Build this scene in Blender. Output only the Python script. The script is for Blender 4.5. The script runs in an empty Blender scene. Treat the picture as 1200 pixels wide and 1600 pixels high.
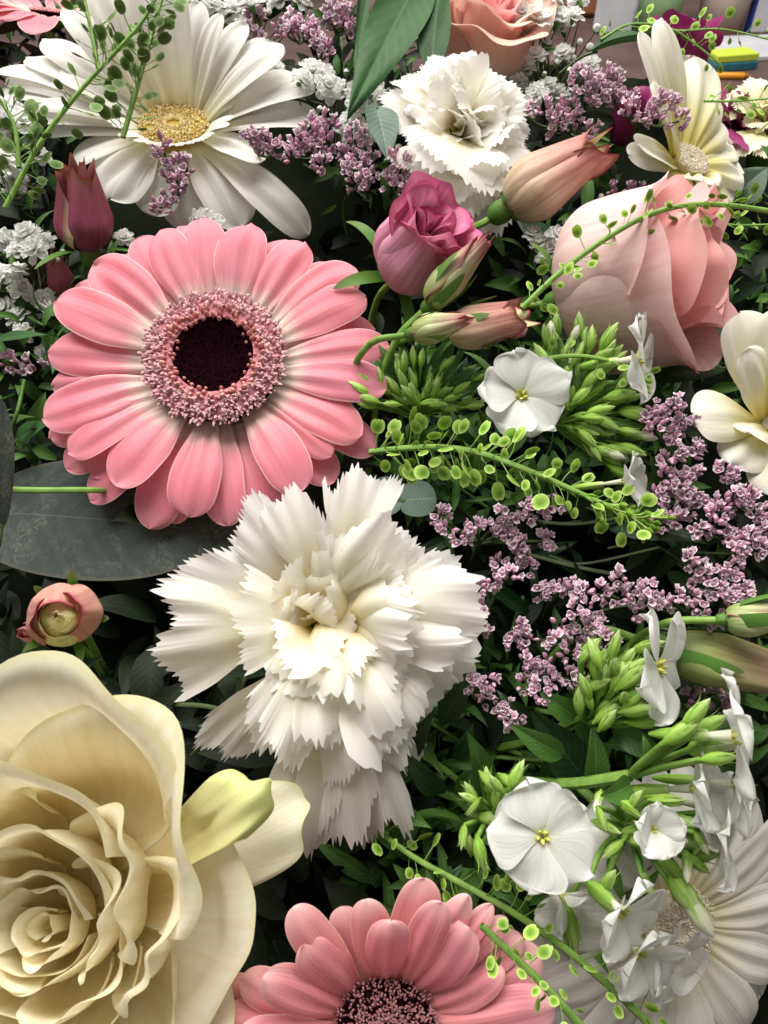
import bpy, math
import numpy as np
from mathutils import Matrix, Vector

# ------------------------------------------------------------------ camera, light, exposure
scene = bpy.context.scene
C = scene.collection
F_PX = 1208.0                      # focal length in pixels of the 1200 x 1600 photograph
PITCH = math.radians(45)
CAM = np.array((0.0, 0.0, 0.30))
AX_R = np.array((1.0, 0.0, 0.0))
AX_U = np.array((0.0, math.sin(PITCH), math.cos(PITCH)))
AX_F = np.array((0.0, math.cos(PITCH), -math.sin(PITCH)))

cd = bpy.data.cameras.new('camera')
cam = bpy.data.objects.new('camera', cd)
C.objects.link(cam)
cam.location = CAM
cam.rotation_euler = (math.pi / 2 - PITCH, 0, 0)
cd.sensor_fit = 'VERTICAL'
cd.sensor_height = 24.0
cd.lens = 24.0 * F_PX / 1600.0
cd.clip_start = 0.005
cd.clip_end = 50
cd.dof.use_dof = True
cd.dof.focus_distance = 0.215
cd.dof.aperture_fstop = 26.0
scene.camera = cam

w = bpy.data.worlds.new('World')
scene.world = w
w.use_nodes = True
bg = w.node_tree.nodes['Background']
bg.inputs[0].default_value = (1.0, 0.965, 0.92, 1)
bg.inputs[1].default_value = 0.25


def area_lamp(name, loc, target, sx, sy, power, colour):
    l = bpy.data.lights.new(name, 'AREA')
    l.shape = 'RECTANGLE'
    l.size, l.size_y, l.energy, l.color = sx, sy, power, colour
    o = bpy.data.objects.new(name, l)
    C.objects.link(o)
    o.location = loc
    o.rotation_euler = (Vector(target) - Vector(loc)).to_track_quat('-Z', 'Y').to_euler()
    return o


# the room's ceiling lamps: one ahead of the viewer, a weaker one over the desk
area_lamp('ceiling_lamp', (-0.22, 0.62, 1.35), (0.0, 0.16, 0.15), 1.35, 0.95, 42, (1.0, 0.972, 0.93))
area_lamp('desk_lamp', (0.75, 0.75, 1.6), (0.2, 0.3, 0.1), 0.6, 0.4, 6, (1.0, 0.95, 0.87))

scene.view_settings.view_transform = 'Standard'
scene.view_settings.look = 'None'
scene.view_settings.exposure = 0.0
scene.view_settings.gamma = 1.0
scene.render.engine = 'CYCLES'
scene.cycles.use_denoising = True
scene.cycles.max_bounces = 7
scene.cycles.diffuse_bounces = 4
scene.cycles.glossy_bounces = 3
scene.cycles.transmission_bounces = 5
scene.cycles.transparent_max_bounces = 6

# ------------------------------------------------------------------ helpers
RNG = np.random.default_rng(7)


def at(px, py, d):
    return CAM + d * (AX_F + (px - 600.0) / F_PX * AX_R + (800.0 - py) / F_PX * AX_U)


def wdir(n):
    v = n[0] * AX_R + n[1] * AX_U - n[2] * AX_F
    return v / np.linalg.norm(v)


SURF_Y = [-200, 0, 200, 400, 570, 800, 1000, 1200, 1400, 1600, 1900]
SURF_D = [.38, .335, .29, .255, .232, .205, .187, .173, .161, .152, .142]


def D(py):
    return float(np.interp(py, SURF_Y, SURF_D))


def frame(n, roll=0.0, ref=None):
    z = wdir(n)
    ref = AX_R if ref is None else ref
    if abs(np.dot(z, ref)) > 0.9:
        ref = -AX_F if abs(np.dot(z, AX_F)) < .8 else AX_U
    x = ref - z * np.dot(z, ref)
    x /= np.linalg.norm(x)
    y = np.cross(z, x)
    c, s = math.cos(roll), math.sin(roll)
    return np.stack([c * x + s * y, -s * x + c * y, z], axis=1)


def mat4(rot, loc):
    m = Matrix.Identity(4)
    for i in range(3):
        for j in range(3):
            m[i][j] = float(rot[i][j])
        m[i][3] = float(loc[i])
    return m


def lin(h):
    h = h.lstrip('#')
    r = []
    for i in (0, 2, 4):
        c = int(h[i:i + 2], 16) / 255
        r.append(c / 12.92 if c <= .04045 else ((c + .055) / 1.055) ** 2.4)
    return (*r, 1.0)


def thing(name, label, cat, loc, rot=None, group=None):
    o = bpy.data.objects.new(name, None)
    C.objects.link(o)
    o.empty_display_size = .01
    o.matrix_world = mat4(np.eye(3) if rot is None else rot, loc)
    o['label'] = label
    o['category'] = cat
    if group:
        o['group'] = group
    return o


def structure(o):
    o['kind'] = 'structure'
    return o


class MB:
    """collects grids of quads with uv into one mesh"""

    def __init__(s):
        s.v, s.f, s.uv, s.mi, s.n = [], [], [], [], 0

    def grid(s, P, uv=None, wrap=False, mi=0):
        nu, nv = P.shape[:2]
        if uv is None:
            a, b = np.meshgrid(np.linspace(0, 1, nu), np.linspace(0, 1, nv), indexing='ij')
            uv = np.stack([a, b], -1)
        if wrap:
            P = np.concatenate([P, P[:, :1]], 1)
            uv2 = uv[:, :1].copy()
            uv2[..., 1] = 1.0
            uv = np.concatenate([uv * np.array((1, (nv - 1) / nv)), uv2], 1)
            nv += 1
        i, j = np.meshgrid(np.arange(nu - 1), np.arange(nv - 1), indexing='ij')
        a = (i * nv + j).ravel() + s.n
        q = np.stack([a, a + nv, a + nv + 1, a + 1], 1)
        s.v.append(P.reshape(-1, 3))
        s.uv.append(uv.reshape(-1, 2))
        s.f.append(q)
        s.mi.append(np.full(len(q), mi))
        s.n += nu * nv
        return s

    def mesh(s, name, mats):
        v = np.concatenate(s.v)
        f = np.concatenate(s.f)
        uv = np.concatenate(s.uv)
        mi = np.concatenate(s.mi).astype(np.int32)
        me = bpy.data.meshes.new(name)
        me.vertices.add(len(v))
        me.vertices.foreach_set('co', v.astype(np.float32).ravel())
        me.loops.add(f.size)
        me.loops.foreach_set('vertex_index', f.astype(np.int32).ravel())
        me.polygons.add(len(f))
        me.polygons.foreach_set('loop_start', np.arange(0, f.size, 4, dtype=np.int32))
        me.polygons.foreach_set('material_index', mi)
        l = me.uv_layers.new(name='UVMap')
        l.data.foreach_set('uv', uv[f.ravel()].astype(np.float32).ravel())
        for m in (mats if isinstance(mats, (list, tuple)) else [mats]):
            me.materials.append(m)
        me.update(calc_edges=True)
        me.shade_smooth()
        return me


def part(name, me, parent=None, m=None, kind=None):
    if isinstance(me, MB):
        me = me.mesh(name, m)
    o = bpy.data.objects.new(name, me)
    C.objects.link(o)
    if parent is not None:
        o.parent = parent
    if kind:
        o['kind'] = kind
    return o


def smooth(t):
    t = np.clip(t, 0, 1)
    return t * t * (3 - 2 * t)


def bend(x, y, h, keys, L, r0=0., z0=0., az=0.):
    """lay a flat sheet (x along in units of L, y across, h out of plane) on a curved centre line, then turn it to azimuth az"""
    t = np.linspace(-.05, 1.4, 160)
    kt, ka = zip(*keys)
    a = np.radians(np.interp(t, kt, ka))
    a = np.convolve(np.pad(a, 6, mode='edge'), np.ones(13) / 13, 'valid')
    dt = t[1] - t[0]
    cr = np.cumsum(np.cos(a)) * dt * L
    cz = np.cumsum(np.sin(a)) * dt * L
    i0 = np.argmin(abs(t))
    cr -= cr[i0]
    cz -= cz[i0]
    X = np.interp(x, t, cr)
    Z = np.interp(x, t, cz)
    A = np.interp(x, t, a)
    r = r0 + X - h * np.sin(A)
    z = z0 + Z + h * np.cos(A)
    c, s = math.cos(az), math.sin(az)
    return np.stack([r * c - y * s, r * s + y * c, z], -1)


def roll_across(y, h, k):
    """curl a sheet across its width: k = curvature (1/m), positive lifts the edges"""
    k = np.where(abs(k) < 1e-6, 1e-6, k)
    return np.sin(y * k) / k, h + (1 - np.cos(y * k)) / k


def uvgrid(nu, nv, tip=True):
    s = np.linspace(0, 1, nu)
    u = np.sin(s * np.pi / 2) if tip else s
    v = np.linspace(-1, 1, nv)
    return np.meshgrid(u, v, indexing='ij')


def bez(pts, n=40):
    """smooth curve through points (Catmull-Rom)"""
    p = np.array(pts, float)
    if len(p) == 2:
        return p[0] + np.linspace(0, 1, n)[:, None] * (p[1] - p[0])
    q = np.vstack([2 * p[0] - p[1], p, 2 * p[-1] - p[-2]])
    out = []
    m = len(p) - 1
    for k in np.linspace(0, m, n):
        i = min(int(k), m - 1)
        t = k - i
        a, b, c, d = q[i:i + 4]
        out.append(.5 * (2 * b + (c - a) * t + (2 * a - 5 * b + 4 * c - d) * t * t + (3 * b - a - 3 * c + d) * t ** 3))
    return np.array(out)


def tube(mb, pts, rad, nseg=7, mi=0):
    p = np.array(pts, float)
    n = len(p)
    rad = np.broadcast_to(np.array(rad, float), (n,)) if np.ndim(rad) < 1 or len(rad) == n else np.interp(
        np.linspace(0, 1, n), np.linspace(0, 1, len(rad)), rad)
    t = np.gradient(p, axis=0)
    t /= np.linalg.norm(t, axis=1)[:, None] + 1e-12
    up = np.array((.31, .17, .93))
    if abs(np.dot(up, t[0])) > .9:
        up = np.array((1., 0, 0))
    P = []
    ang = np.linspace(0, 2 * np.pi, nseg, endpoint=False)
    for i in range(n):
        b = np.cross(t[i], up)
        b /= np.linalg.norm(b) + 1e-12
        up = np.cross(b, t[i])
        P.append(p[i] + rad[i] * (np.cos(ang)[:, None] * b + np.sin(ang)[:, None] * up))
    mb.grid(np.array(P), wrap=True, mi=mi)
    return mb


def lathe(mb, prof, nseg=16, mi=0, lobes=0, amp=0., rot=None, loc=(0, 0, 0), umin=0., umax=1.):
    """prof = [(r, z)] turned about z; lobes modulate the radius"""
    pr = np.array(prof, float)
    ang = np.linspace(0, 2 * np.pi, nseg, endpoint=False)
    r = pr[:, 0][:, None] * (1 + amp * np.cos(lobes * ang)[None, :])
    P = np.stack([r * np.cos(ang), r * np.sin(ang), np.repeat(pr[:, 1][:, None], nseg, 1)], -1)
    if rot is not None:
        P = P @ np.asarray(rot).T
    P = P + np.asarray(loc)
    a, b = np.meshgrid(np.linspace(umin, umax, len(pr)), np.linspace(0, 1, nseg), indexing='ij')
    mb.grid(P, uv=np.stack([a, b], -1), wrap=True, mi=mi)
    return mb


def rot_to(zdir, spin=0.):
    z = np.asarray(zdir, float)
    z = z / np.linalg.norm(z)
    a = np.array((1., 0, 0)) if abs(z[0]) < .8 else np.array((0, 1., 0))
    x = a - z * np.dot(a, z)
    x /= np.linalg.norm(x)
    y = np.cross(z, x)
    c, s = math.cos(spin), math.sin(spin)
    return np.stack([c * x + s * y, -s * x + c * y, z], 1)


# ------------------------------------------------------------------ materials
def mat(name):
    m = bpy.data.materials.new(name)
    m.use_nodes = True
    nt = m.node_tree
    for n in list(nt.nodes):
        nt.nodes.remove(n)
    return m, nt, nt.nodes.new('ShaderNodeOutputMaterial')


def N(nt, kind, **kw):
    n = nt.nodes.new('ShaderNode' + kind)
    for k, v in kw.items():
        setattr(n, k, v)
    return n


def mixc(nt, fac, a, b, mode='MIX'):
    n = N(nt, 'Mix', data_type='RGBA', blend_type=mode)
    for sock, v in ((0, fac), (6, a), (7, b)):
        if hasattr(v, 'is_linked'):
            nt.links.new(v, n.inputs[sock])
        else:
            n.inputs[sock].default_value = v
    return n.outputs[2]


def math_(nt, op, a, b=0.):
    n = N(nt, 'Math', operation=op)
    for i, v in enumerate((a, b)):
        if hasattr(v, 'is_linked'):
            nt.links.new(v, n.inputs[i])
        else:
            n.inputs[i].default_value = v
    return n.outputs[0]


def ramp(nt, fac, stops):
    n = N(nt, 'ValToRGB')
    e = n.color_ramp.elements
    while len(e) < len(stops):
        e.new(.5)
    for k, (p, c) in zip(e, stops):
        k.position = p
        k.color = c
    nt.links.new(fac, n.inputs[0])
    return n.outputs[0]


def petal_mat(name, stops, edge=None, edge_w=.08, veins=(2.5, 40), vein_amt=.12, vein_col=None, trans=.3, rough=.5,
              bump=.25, blotch=.1, spec=.3, tip=None, tip_w=.06, vary=.08, bumpdist=.0004):
    """thin petal: colour along its length (stops), a rim of its own colour, fine veins, light passing through"""
    m, nt, out = mat(name)
    L = nt.links.new
    uv = N(nt, 'UVMap', uv_map='UVMap')
    sep = N(nt, 'SeparateXYZ')
    L(uv.outputs[0], sep.inputs[0])
    u, v = sep.outputs[0], sep.outputs[1]
    info = N(nt, 'ObjectInfo')
    comb = N(nt, 'CombineXYZ')
    L(math_(nt, 'MULTIPLY', u, veins[0]), comb.inputs[0])
    L(math_(nt, 'MULTIPLY', v, veins[1]), comb.inputs[1])
    L(math_(nt, 'MULTIPLY', info.outputs['Random'], 37.), comb.inputs[2])
    vn = N(nt, 'TexNoise')
    vn.inputs['Scale'].default_value = 1.0
    vn.inputs['Detail'].default_value = 3
    L(comb.outputs[0], vn.inputs['Vector'])
    geo = N(nt, 'TexCoord')
    bn = N(nt, 'TexNoise')
    bn.inputs['Scale'].default_value = 160
    bn.inputs['Detail'].default_value = 4
    L(geo.outputs['Object'], bn.inputs['Vector'])
    # shift the colour bands a little with noise so that they are not rulers
    uj = math_(nt, 'ADD', u, math_(nt, 'MULTIPLY', math_(nt, 'SUBTRACT', vn.outputs[0], .5), .22))
    col = ramp(nt, uj, stops)
    vc = vein_col or (.35, .3, .3, 1)
    vfac = math_(nt, 'MULTIPLY', ramp(nt, vn.outputs[0], [(.42, (0, 0, 0, 1)), (.62, (1, 1, 1, 1))]), vein_amt)
    col = mixc(nt, vfac, col, mixc(nt, 1.0, col, vc, 'MULTIPLY'))
    bl = math_(nt, 'MULTIPLY', ramp(nt, bn.outputs[0], [(.35, (0, 0, 0, 1)), (.7, (1, 1, 1, 1))]), blotch)
    col = mixc(nt, bl, col, mixc(nt, 1.0, col, (.72, .68, .55, 1), 'MULTIPLY'))
    ev = math_(nt, 'MULTIPLY', math_(nt, 'ABSOLUTE', math_(nt, 'SUBTRACT', v, .5)), 2.)
    if edge is not None:
        ef = ramp(nt, ev, [(1 - edge_w, (0, 0, 0, 1)), (1 - edge_w * .35, (1, 1, 1, 1))])
        col = mixc(nt, ef, col, edge)
    if tip is not None:
        tn = math_(nt, 'ADD', u, math_(nt, 'MULTIPLY', math_(nt, 'SUBTRACT', bn.outputs[0], .5), tip_w * 1.2))
        tf = ramp(nt, tn, [(1 - tip_w, (0, 0, 0, 1)), (1 - tip_w * .25, (1, 1, 1, 1))])
        col = mixc(nt, tf, col, tip)
    hsv = N(nt, 'HueSaturation')
    L(col, hsv.inputs['Color'])
    L(math_(nt, 'ADD', 1 - vary, math_(nt, 'MULTIPLY', info.outputs['Random'], 2 * vary)), hsv.inputs['Value'])
    L(math_(nt, 'ADD', .497, math_(nt, 'MULTIPLY', info.outputs['Random'], .006)), hsv.inputs['Hue'])
    col = hsv.outputs[0]
    p = N(nt, 'BsdfPrincipled')
    L(col, p.inputs['Base Color'])
    p.inputs['Roughness'].default_value = rough
    p.inputs['Specular IOR Level'].default_value = spec
    bmp = N(nt, 'Bump')
    bmp.inputs['Strength'].default_value = bump
    bmp.inputs['Distance'].default_value = bumpdist
    L(math_(nt, 'ADD', vn.outputs[0], math_(nt, 'MULTIPLY', bn.outputs[0], .6)), bmp.inputs['Height'])
    L(bmp.outputs[0], p.inputs['Normal'])
    if trans > 0:
        t = N(nt, 'BsdfTranslucent')
        L(col, t.inputs[0])
        L(bmp.outputs[0], t.inputs[1])
        mx = N(nt, 'MixShader')
        mx.inputs[0].default_value = trans
        L(p.outputs[0], mx.inputs[1])
        L(t.outputs[0], mx.inputs[2])
        L(mx.outputs[0], out.inputs[0])
    else:
        L(p.outputs[0], out.inputs[0])
    return m


def plain_mat(name, c, c2=None, scale=200, rough=.6, spec=.3, bump=.2, bumpdist=.0003, vary=.1, sheen=0., metallic=0.):
    m, nt, out = mat(name)
    L = nt.links.new
    geo = N(nt, 'TexCoord')
    bn = N(nt, 'TexNoise')
    bn.inputs['Scale'].default_value = scale
    bn.inputs['Detail'].default_value = 5
    L(geo.outputs['Object'], bn.inputs['Vector'])
    info = N(nt, 'ObjectInfo')
    c2 = c2 or tuple(x * .7 for x in c[:3]) + (1,)
    col = ramp(nt, bn.outputs[0], [(.35, c), (.68, c2)])
    hsv = N(nt, 'HueSaturation')
    L(col, hsv.inputs['Color'])
    L(math_(nt, 'ADD', 1 - vary, math_(nt, 'MULTIPLY', info.outputs['Random'], 2 * vary)), hsv.inputs['Value'])
    p = N(nt, 'BsdfPrincipled')
    L(hsv.outputs[0], p.inputs['Base Color'])
    p.inputs['Roughness'].default_value = rough
    p.inputs['Specular IOR Level'].default_value = spec
    p.inputs['Metallic'].default_value = metallic
    p.inputs['Sheen Weight'].default_value = sheen
    bmp = N(nt, 'Bump')
    bmp.inputs['Strength'].default_value = bump
    bmp.inputs['Distance'].default_value = bumpdist
    L(bn.outputs[0], bmp.inputs['Height'])
    L(bmp.outputs[0], p.inputs['Normal'])
    L(p.outputs[0], out.inputs[0])
    return m


def leaf_mat(name, c, c2, rib, bloom=None, bloom_amt=.0, rough=.4, trans=.15, rib_w=.04, spec=.4, edge=None):
    m, nt, out = mat(name)
    L = nt.links.new
    uv = N(nt, 'UVMap', uv_map='UVMap')
    sep = N(nt, 'SeparateXYZ')
    L(uv.outputs[0], sep.inputs[0])
    u, v = sep.outputs[0], sep.outputs[1]
    ev = math_(nt, 'MULTIPLY', math_(nt, 'ABSOLUTE', math_(nt, 'SUBTRACT', v, .5)), 2.)
    info = N(nt, 'ObjectInfo')
    geo = N(nt, 'TexCoord')
    bn = N(nt, 'TexNoise')
    bn.inputs['Scale'].default_value = 140
    bn.inputs['Detail'].default_value = 6
    L(geo.outputs['Object'], bn.inputs['Vector'])
    # side veins: stripes that run outwards and forwards from the midrib
    st = math_(nt, 'SINE', math_(nt, 'MULTIPLY', math_(nt, 'SUBTRACT', u, math_(nt, 'MULTIPLY', ev, .22)), 70.))
    st = math_(nt, 'ADD', st, math_(nt, 'MULTIPLY', bn.outputs[0], 1.4))
    col = ramp(nt, bn.outputs[0], [(.33, c), (.7, c2)])
    vf = ramp(nt, st, [(.9, (0, 0, 0, 1)), (1.0, (.22, .22, .22, 1))])
    col = mixc(nt, vf, col, rib)
    rf = ramp(nt, ev, [(rib_w * .4, (1, 1, 1, 1)), (rib_w * 1.6, (0, 0, 0, 1))])
    col = mixc(nt, rf, col, rib)
    if bloom is not None:
        b2 = N(nt, 'TexNoise')
        b2.inputs['Scale'].default_value = 900
        b2.inputs['Detail'].default_value = 3
        L(geo.outputs['Object'], b2.inputs['Vector'])
        bf = math_(nt, 'MULTIPLY', math_(nt, 'MULTIPLY', ramp(nt, bn.outputs[0], [(.45, (0, 0, 0, 1)), (.62, (1, 1, 1, 1))]),
                                         ramp(nt, b2.outputs[0], [(.45, (0.25, .25, .25, 1)), (.62, (1, 1, 1, 1))])), bloom_amt)
        col = mixc(nt, bf, col, bloom)
    if edge is not None:
        ef = ramp(nt, ev, [(.93, (0, 0, 0, 1)), (.99, (1, 1, 1, 1))])
        col = mixc(nt, ef, col, edge)
    hsv = N(nt, 'HueSaturation')
    L(col, hsv.inputs['Color'])
    L(math_(nt, 'ADD', .85, math_(nt, 'MULTIPLY', info.outputs['Random'], .3)), hsv.inputs['Value'])
    p = N(nt, 'BsdfPrincipled')
    L(hsv.outputs[0], p.inputs['Base Color'])
    p.inputs['Roughness'].default_value = rough
    p.inputs['Specular IOR Level'].default_value = spec
    bmp = N(nt, 'Bump')
    bmp.inputs['Strength'].default_value = .22
    bmp.inputs['Distance'].default_value = .0003
    L(math_(nt, 'ADD', math_(nt, 'MULTIPLY', st, .18), bn.outputs[0]), bmp.inputs['Height'])
    L(bmp.outputs[0], p.inputs['Normal'])
    t = N(nt, 'BsdfTranslucent')
    L(hsv.outputs[0], t.inputs[0])
    mx = N(nt, 'MixShader')
    mx.inputs[0].default_value = trans
    L(p.outputs[0], mx.inputs[1])
    L(t.outputs[0], mx.inputs[2])
    L(mx.outputs[0], out.inputs[0])
    return m


M = {}
M['pink'] = petal_mat('pink gerbera petal', [(0.04, lin('EFE4CE')), (.20, lin('F4E2D4')), (.36, lin('F0A0AA')), (.75, lin('ED8B9A')), (1, lin('F1A0AB'))],
                      edge=lin('F4C4C4'), edge_w=.07, vein_col=(.86, .60, .66, 1), vein_amt=.22, trans=.32, rough=.5, veins=(1.3, 20), bump=.22)
M['pink2'] = petal_mat('coral pink gerbera petal', [(0.05, lin('EE9C96')), (.30, lin('F09A9E')), (.8, lin('F2A0A8')), (1, lin('F8C4C2'))],
                       edge=lin('F6C4BE'), edge_w=.08, vein_col=(.80, .50, .52, 1), vein_amt=.3, trans=.25, rough=.42, veins=(1.6, 26), bump=.3)
M['white_g'] = petal_mat('white gerbera petal', [(0.0, lin('EADF9F')), (.22, lin('F0EBD6')), (.5, lin('F3F0E8')), (1, lin('F4F2EC'))],
                         vein_col=(.80, .80, .75, 1), vein_amt=.3, trans=.38, rough=.5, veins=(1.4, 20), bump=.35)
M['cream_g'] = petal_mat('cream gerbera petal', [(0.0, lin('E8D76A')), (.3, lin('F2E9A8')), (.62, lin('F4F0DA')), (1, lin('F4F0E6'))],
                         vein_col=(.8, .76, .6, 1), vein_amt=.25, trans=.25, rough=.5, veins=(1.4, 18), bump=.3)
M['carn'] = petal_mat('white carnation petal', [(0.0, lin('E8D27C')), (.42, lin('F2E6B8')), (.70, lin('F8F4E8')), (1, lin('FAF8F5'))],
                      vein_col=(.93, .92, .88, 1), vein_amt=.25, trans=.46, rough=.6, veins=(1.2, 30), bump=.1, spec=.2)
M['cream_carn'] = petal_mat('cream carnation petal', [(0.0, lin('DDD77A')), (.5, lin('EDE7B4')), (1, lin('F2EED4'))],
                            vein_col=(.86, .85, .7, 1), vein_amt=.3, trans=.24, rough=.6, veins=(1.2, 34), spec=.2)
M['mag_carn'] = petal_mat('magenta carnation petal', [(0.0, lin('7A2050')), (.6, lin('8E2C62')), (1, lin('A84A80'))],
                          vein_col=(.6, .5, .6, 1), vein_amt=.3, trans=.24, rough=.6, veins=(1.2, 34), spec=.2)
M['cream_rose'] = petal_mat('cream rose petal', [(0.0, lin('F7E6AA')), (.45, lin('FBEFC8')), (.8, lin('FBF4DC')), (1, lin('FAF5E2'))],
                            edge=lin('F8F3DA'), edge_w=.05, tip=lin('ECE8BE'), tip_w=.035, vein_col=(.93, .88, .72, 1), vein_amt=.6, trans=.42, rough=.6, veins=(1.3, 30), bump=.2, spec=.14, blotch=.18)
M['green_rose'] = petal_mat('green tinged rose petal', [(0.0, lin('D8CFA0')), (.5, lin('E6DFAA')), (.8, lin('E3E3A6')), (1, lin('CFDB8A'))],
                            vein_col=(.9, .9, .72, 1), vein_amt=.3, trans=.2, rough=.46, veins=(2.2, 16), spec=.35)
M['blush_rose'] = petal_mat('blush rose petal', [(0.0, lin('F4EADA')), (.3, lin('F7E4DA')), (.75, lin('F9DCDA')), (1, lin('F9D8D8'))],
                            vein_col=(.90, .74, .72, 1), vein_amt=.6, trans=.3, rough=.6, veins=(1.5, 30), spec=.15, blotch=.2)
M['coral_rose'] = petal_mat('coral rose petal', [(0.0, lin('F08C8A')), (.5, lin('F4A09E')), (.85, lin('F6B4B4')), (1, lin('F7C2C0'))],
                            vein_col=(.9, .72, .7, 1), vein_amt=.3, trans=.3, rough=.48, veins=(2.2, 22), spec=.3)
M['peach_rose'] = petal_mat('peach rose petal', [(0.0, lin('F0E2C4')), (.5, lin('F4D6C0')), (.85, lin('F4C2B4')), (1, lin('F4D2C0'))],
                            vein_col=(.9, .78, .7, 1), vein_amt=.3, trans=.25, rough=.5, veins=(2.2, 22), spec=.3)
M['mag_spray'] = petal_mat('mauve pink rose petal', [(0.0, lin('EECCD4')), (.4, lin('E8B0C6')), (.8, lin('E49CB8')), (1, lin('DE88AA'))],
                           tip=lin('C8648E'), tip_w=.05, vein_col=(.78, .55, .70, 1), vein_amt=.6, trans=.26, rough=.6, veins=(1.5, 30), spec=.15, blotch=.25)
M['magenta_rose'] = petal_mat('magenta rose petal', [(0.0, lin('6A1A44')), (.6, lin('8C2A60')), (1, lin('A23A76'))],
                              vein_col=(.75, .6, .75, 1), vein_amt=.35, trans=.2, rough=.5, veins=(2.2, 22))
M['beige_bud'] = petal_mat('beige rose bud petal', [(0.0, lin('B9B58A')), (.35, lin('D2B8A2')), (.8, lin('C98E88')), (1, lin('BE7E78'))],
                           edge=lin('A8665E'), edge_w=.06, tip=lin('7E4440'), tip_w=.06, vein_col=(.66, .56, .48, 1), vein_amt=.7, blotch=.4, trans=.15, rough=.5, veins=(2.2, 22))
M['dusky_bud'] = petal_mat('dusky red rose bud petal', [(0.0, lin('A0586A')), (.5, lin('A05068')), (.85, lin('A45C68')), (1, lin('B88470'))],
                           edge=lin('DCC8A0'), edge_w=.25, tip=lin('B4603C'), tip_w=.05, vein_col=(.6, .5, .55, 1), vein_amt=.4, trans=.1, rough=.5, veins=(2.2, 20))
M['round_bud'] = petal_mat('pink and green bud petal', [(0.0, lin('C4BE88')), (.3, lin('D2A696')), (.85, lin('CE9488')), (1, lin('C4707A'))],
                           edge=lin('C8707E'), edge_w=.05, tip=lin('B23A5E'), tip_w=.06, vein_col=(.75, .6, .55, 1), vein_amt=.45, trans=.15, rough=.5, veins=(2.2, 18))
M['green_bud'] = petal_mat('yellow green bud petal', [(0.0, lin('C6CC80')), (.5, lin('DEDE9C')), (1, lin('E8E6B0'))],
                           tip=lin('B4505E'), tip_w=.05, vein_col=(.7, .7, .5, 1), vein_amt=.3, trans=.15, rough=.5)
M['striped_bud'] = petal_mat('green striped bud petal', [(0.0, lin('8FA35A')), (.45, lin('C8CC9A')), (.8, lin('C4A08E')), (1, lin('A6505E'))],
                             edge=lin('B06A6C'), edge_w=.08, vein_col=(.55, .62, .42, 1), vein_amt=.7, trans=.12, rough=.5, veins=(1.2, 14))
M['lis_bud'] = petal_mat('green brown bud petal', [(0.0, lin('6A7A40')), (.4, lin('9AA266')), (.75, lin('A68A72')), (1, lin('9A6A6C'))],
                         vein_col=(.6, .62, .42, 1), vein_amt=.6, trans=.1, rough=.5, veins=(1.2, 14))
M['phlox'] = petal_mat('white phlox petal', [(0.0, lin('DFE3B8')), (.14, lin('F0F1E6')), (.4, lin('F4F4F1')), (1, lin('F5F5F3'))],
                       vein_col=(.86, .87, .84, 1), vein_amt=.5, trans=.42, rough=.55, veins=(1.0, 22), bump=.3, spec=.2)
M['gyp'] = petal_mat('gypsophila petal', [(0.0, lin('E6E8D4')), (.3, lin('F8F8F4')), (1, lin('FAFAF8'))], vein_amt=.0, trans=.5, rough=.6, spec=.2, bump=.05, blotch=0., vary=.03)
M['sepal'] = petal_mat('green sepal', [(0.0, lin('4E7A2E')), (.6, lin('5E8A3A')), (1, lin('6A7A44'))], vein_col=(.7, .8, .5, 1), vein_amt=.4, trans=.15, rough=.5, vary=.15)
M['phlox_bud'] = petal_mat('phlox bud calyx', [(0.0, lin('86B43E')), (.45, lin('A6CC58')), (.8, lin('C4DC8A')), (1, lin('DEE8BA'))],
                           vein_col=(.55, .72, .38, 1), vein_amt=.8, trans=.12, rough=.42, veins=(.8, 11), bump=.5, vary=.18, spec=.4)
M['phlox_tip'] = petal_mat('phlox bud tip', [(0.0, lin('CFDDA8')), (.5, lin('E9EBCB')), (1, lin('F0EFDD'))], vein_amt=.1, trans=.2, rough=.5)
M['pod'] = petal_mat('pennycress pod', [(0.0, lin('6E9A30')), (.4, lin('86B03E')), (.62, lin('A8CC54')), (1, lin('B8DA66'))], edge=lin('CBE08A'), edge_w=.22,
                     vein_col=(.7, .8, .5, 1), vein_amt=.3, trans=.3, rough=.45, vary=.2)
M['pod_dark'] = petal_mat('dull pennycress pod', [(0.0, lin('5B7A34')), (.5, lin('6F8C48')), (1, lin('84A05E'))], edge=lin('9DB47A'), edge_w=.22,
                          vein_col=(.7, .8, .5, 1), vein_amt=.3, trans=.25, rough=.5, vary=.2)
M['stem'] = plain_mat('green stem', lin('7FA24A'), lin('638A3A'), scale=300, rough=.5)
M['stem_dark'] = plain_mat('dark stem', lin('4A5B34'), lin('38422A'), scale=300, rough=.6)
M['stem_brown'] = plain_mat('thin brown stem', lin('5E5A44'), lin('463C34'), scale=300, rough=.6)
M['calyx'] = petal_mat('statice calyx', [(0.0, lin('BA92A4')), (.4, lin('D8B4C6')), (.75, lin('E4CAD6')), (1, lin('EEE0E6'))],
                       vein_col=(.6, .5, .6, 1), vein_amt=.4, trans=.2, rough=.7, veins=(1., 16), vary=.2)
M['corolla'] = petal_mat('statice bud', [(0.0, lin('C288A8')), (.5, lin('E0A8C6')), (1, lin('ECC0D6'))],
                         vein_col=(.7, .6, .7, 1), vein_amt=.3, trans=.2, rough=.6, veins=(1., 10), vary=.18)
M['leaf'] = leaf_mat('ruscus leaf', lin('365A30'), lin('2C4C28'), lin('456A3C'), rough=.55, spec=.2)
M['leaf_dark'] = leaf_mat('dark leaf', lin('2E4A28'), lin('22391F'), lin('3F5C36'), rough=.45)
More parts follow.
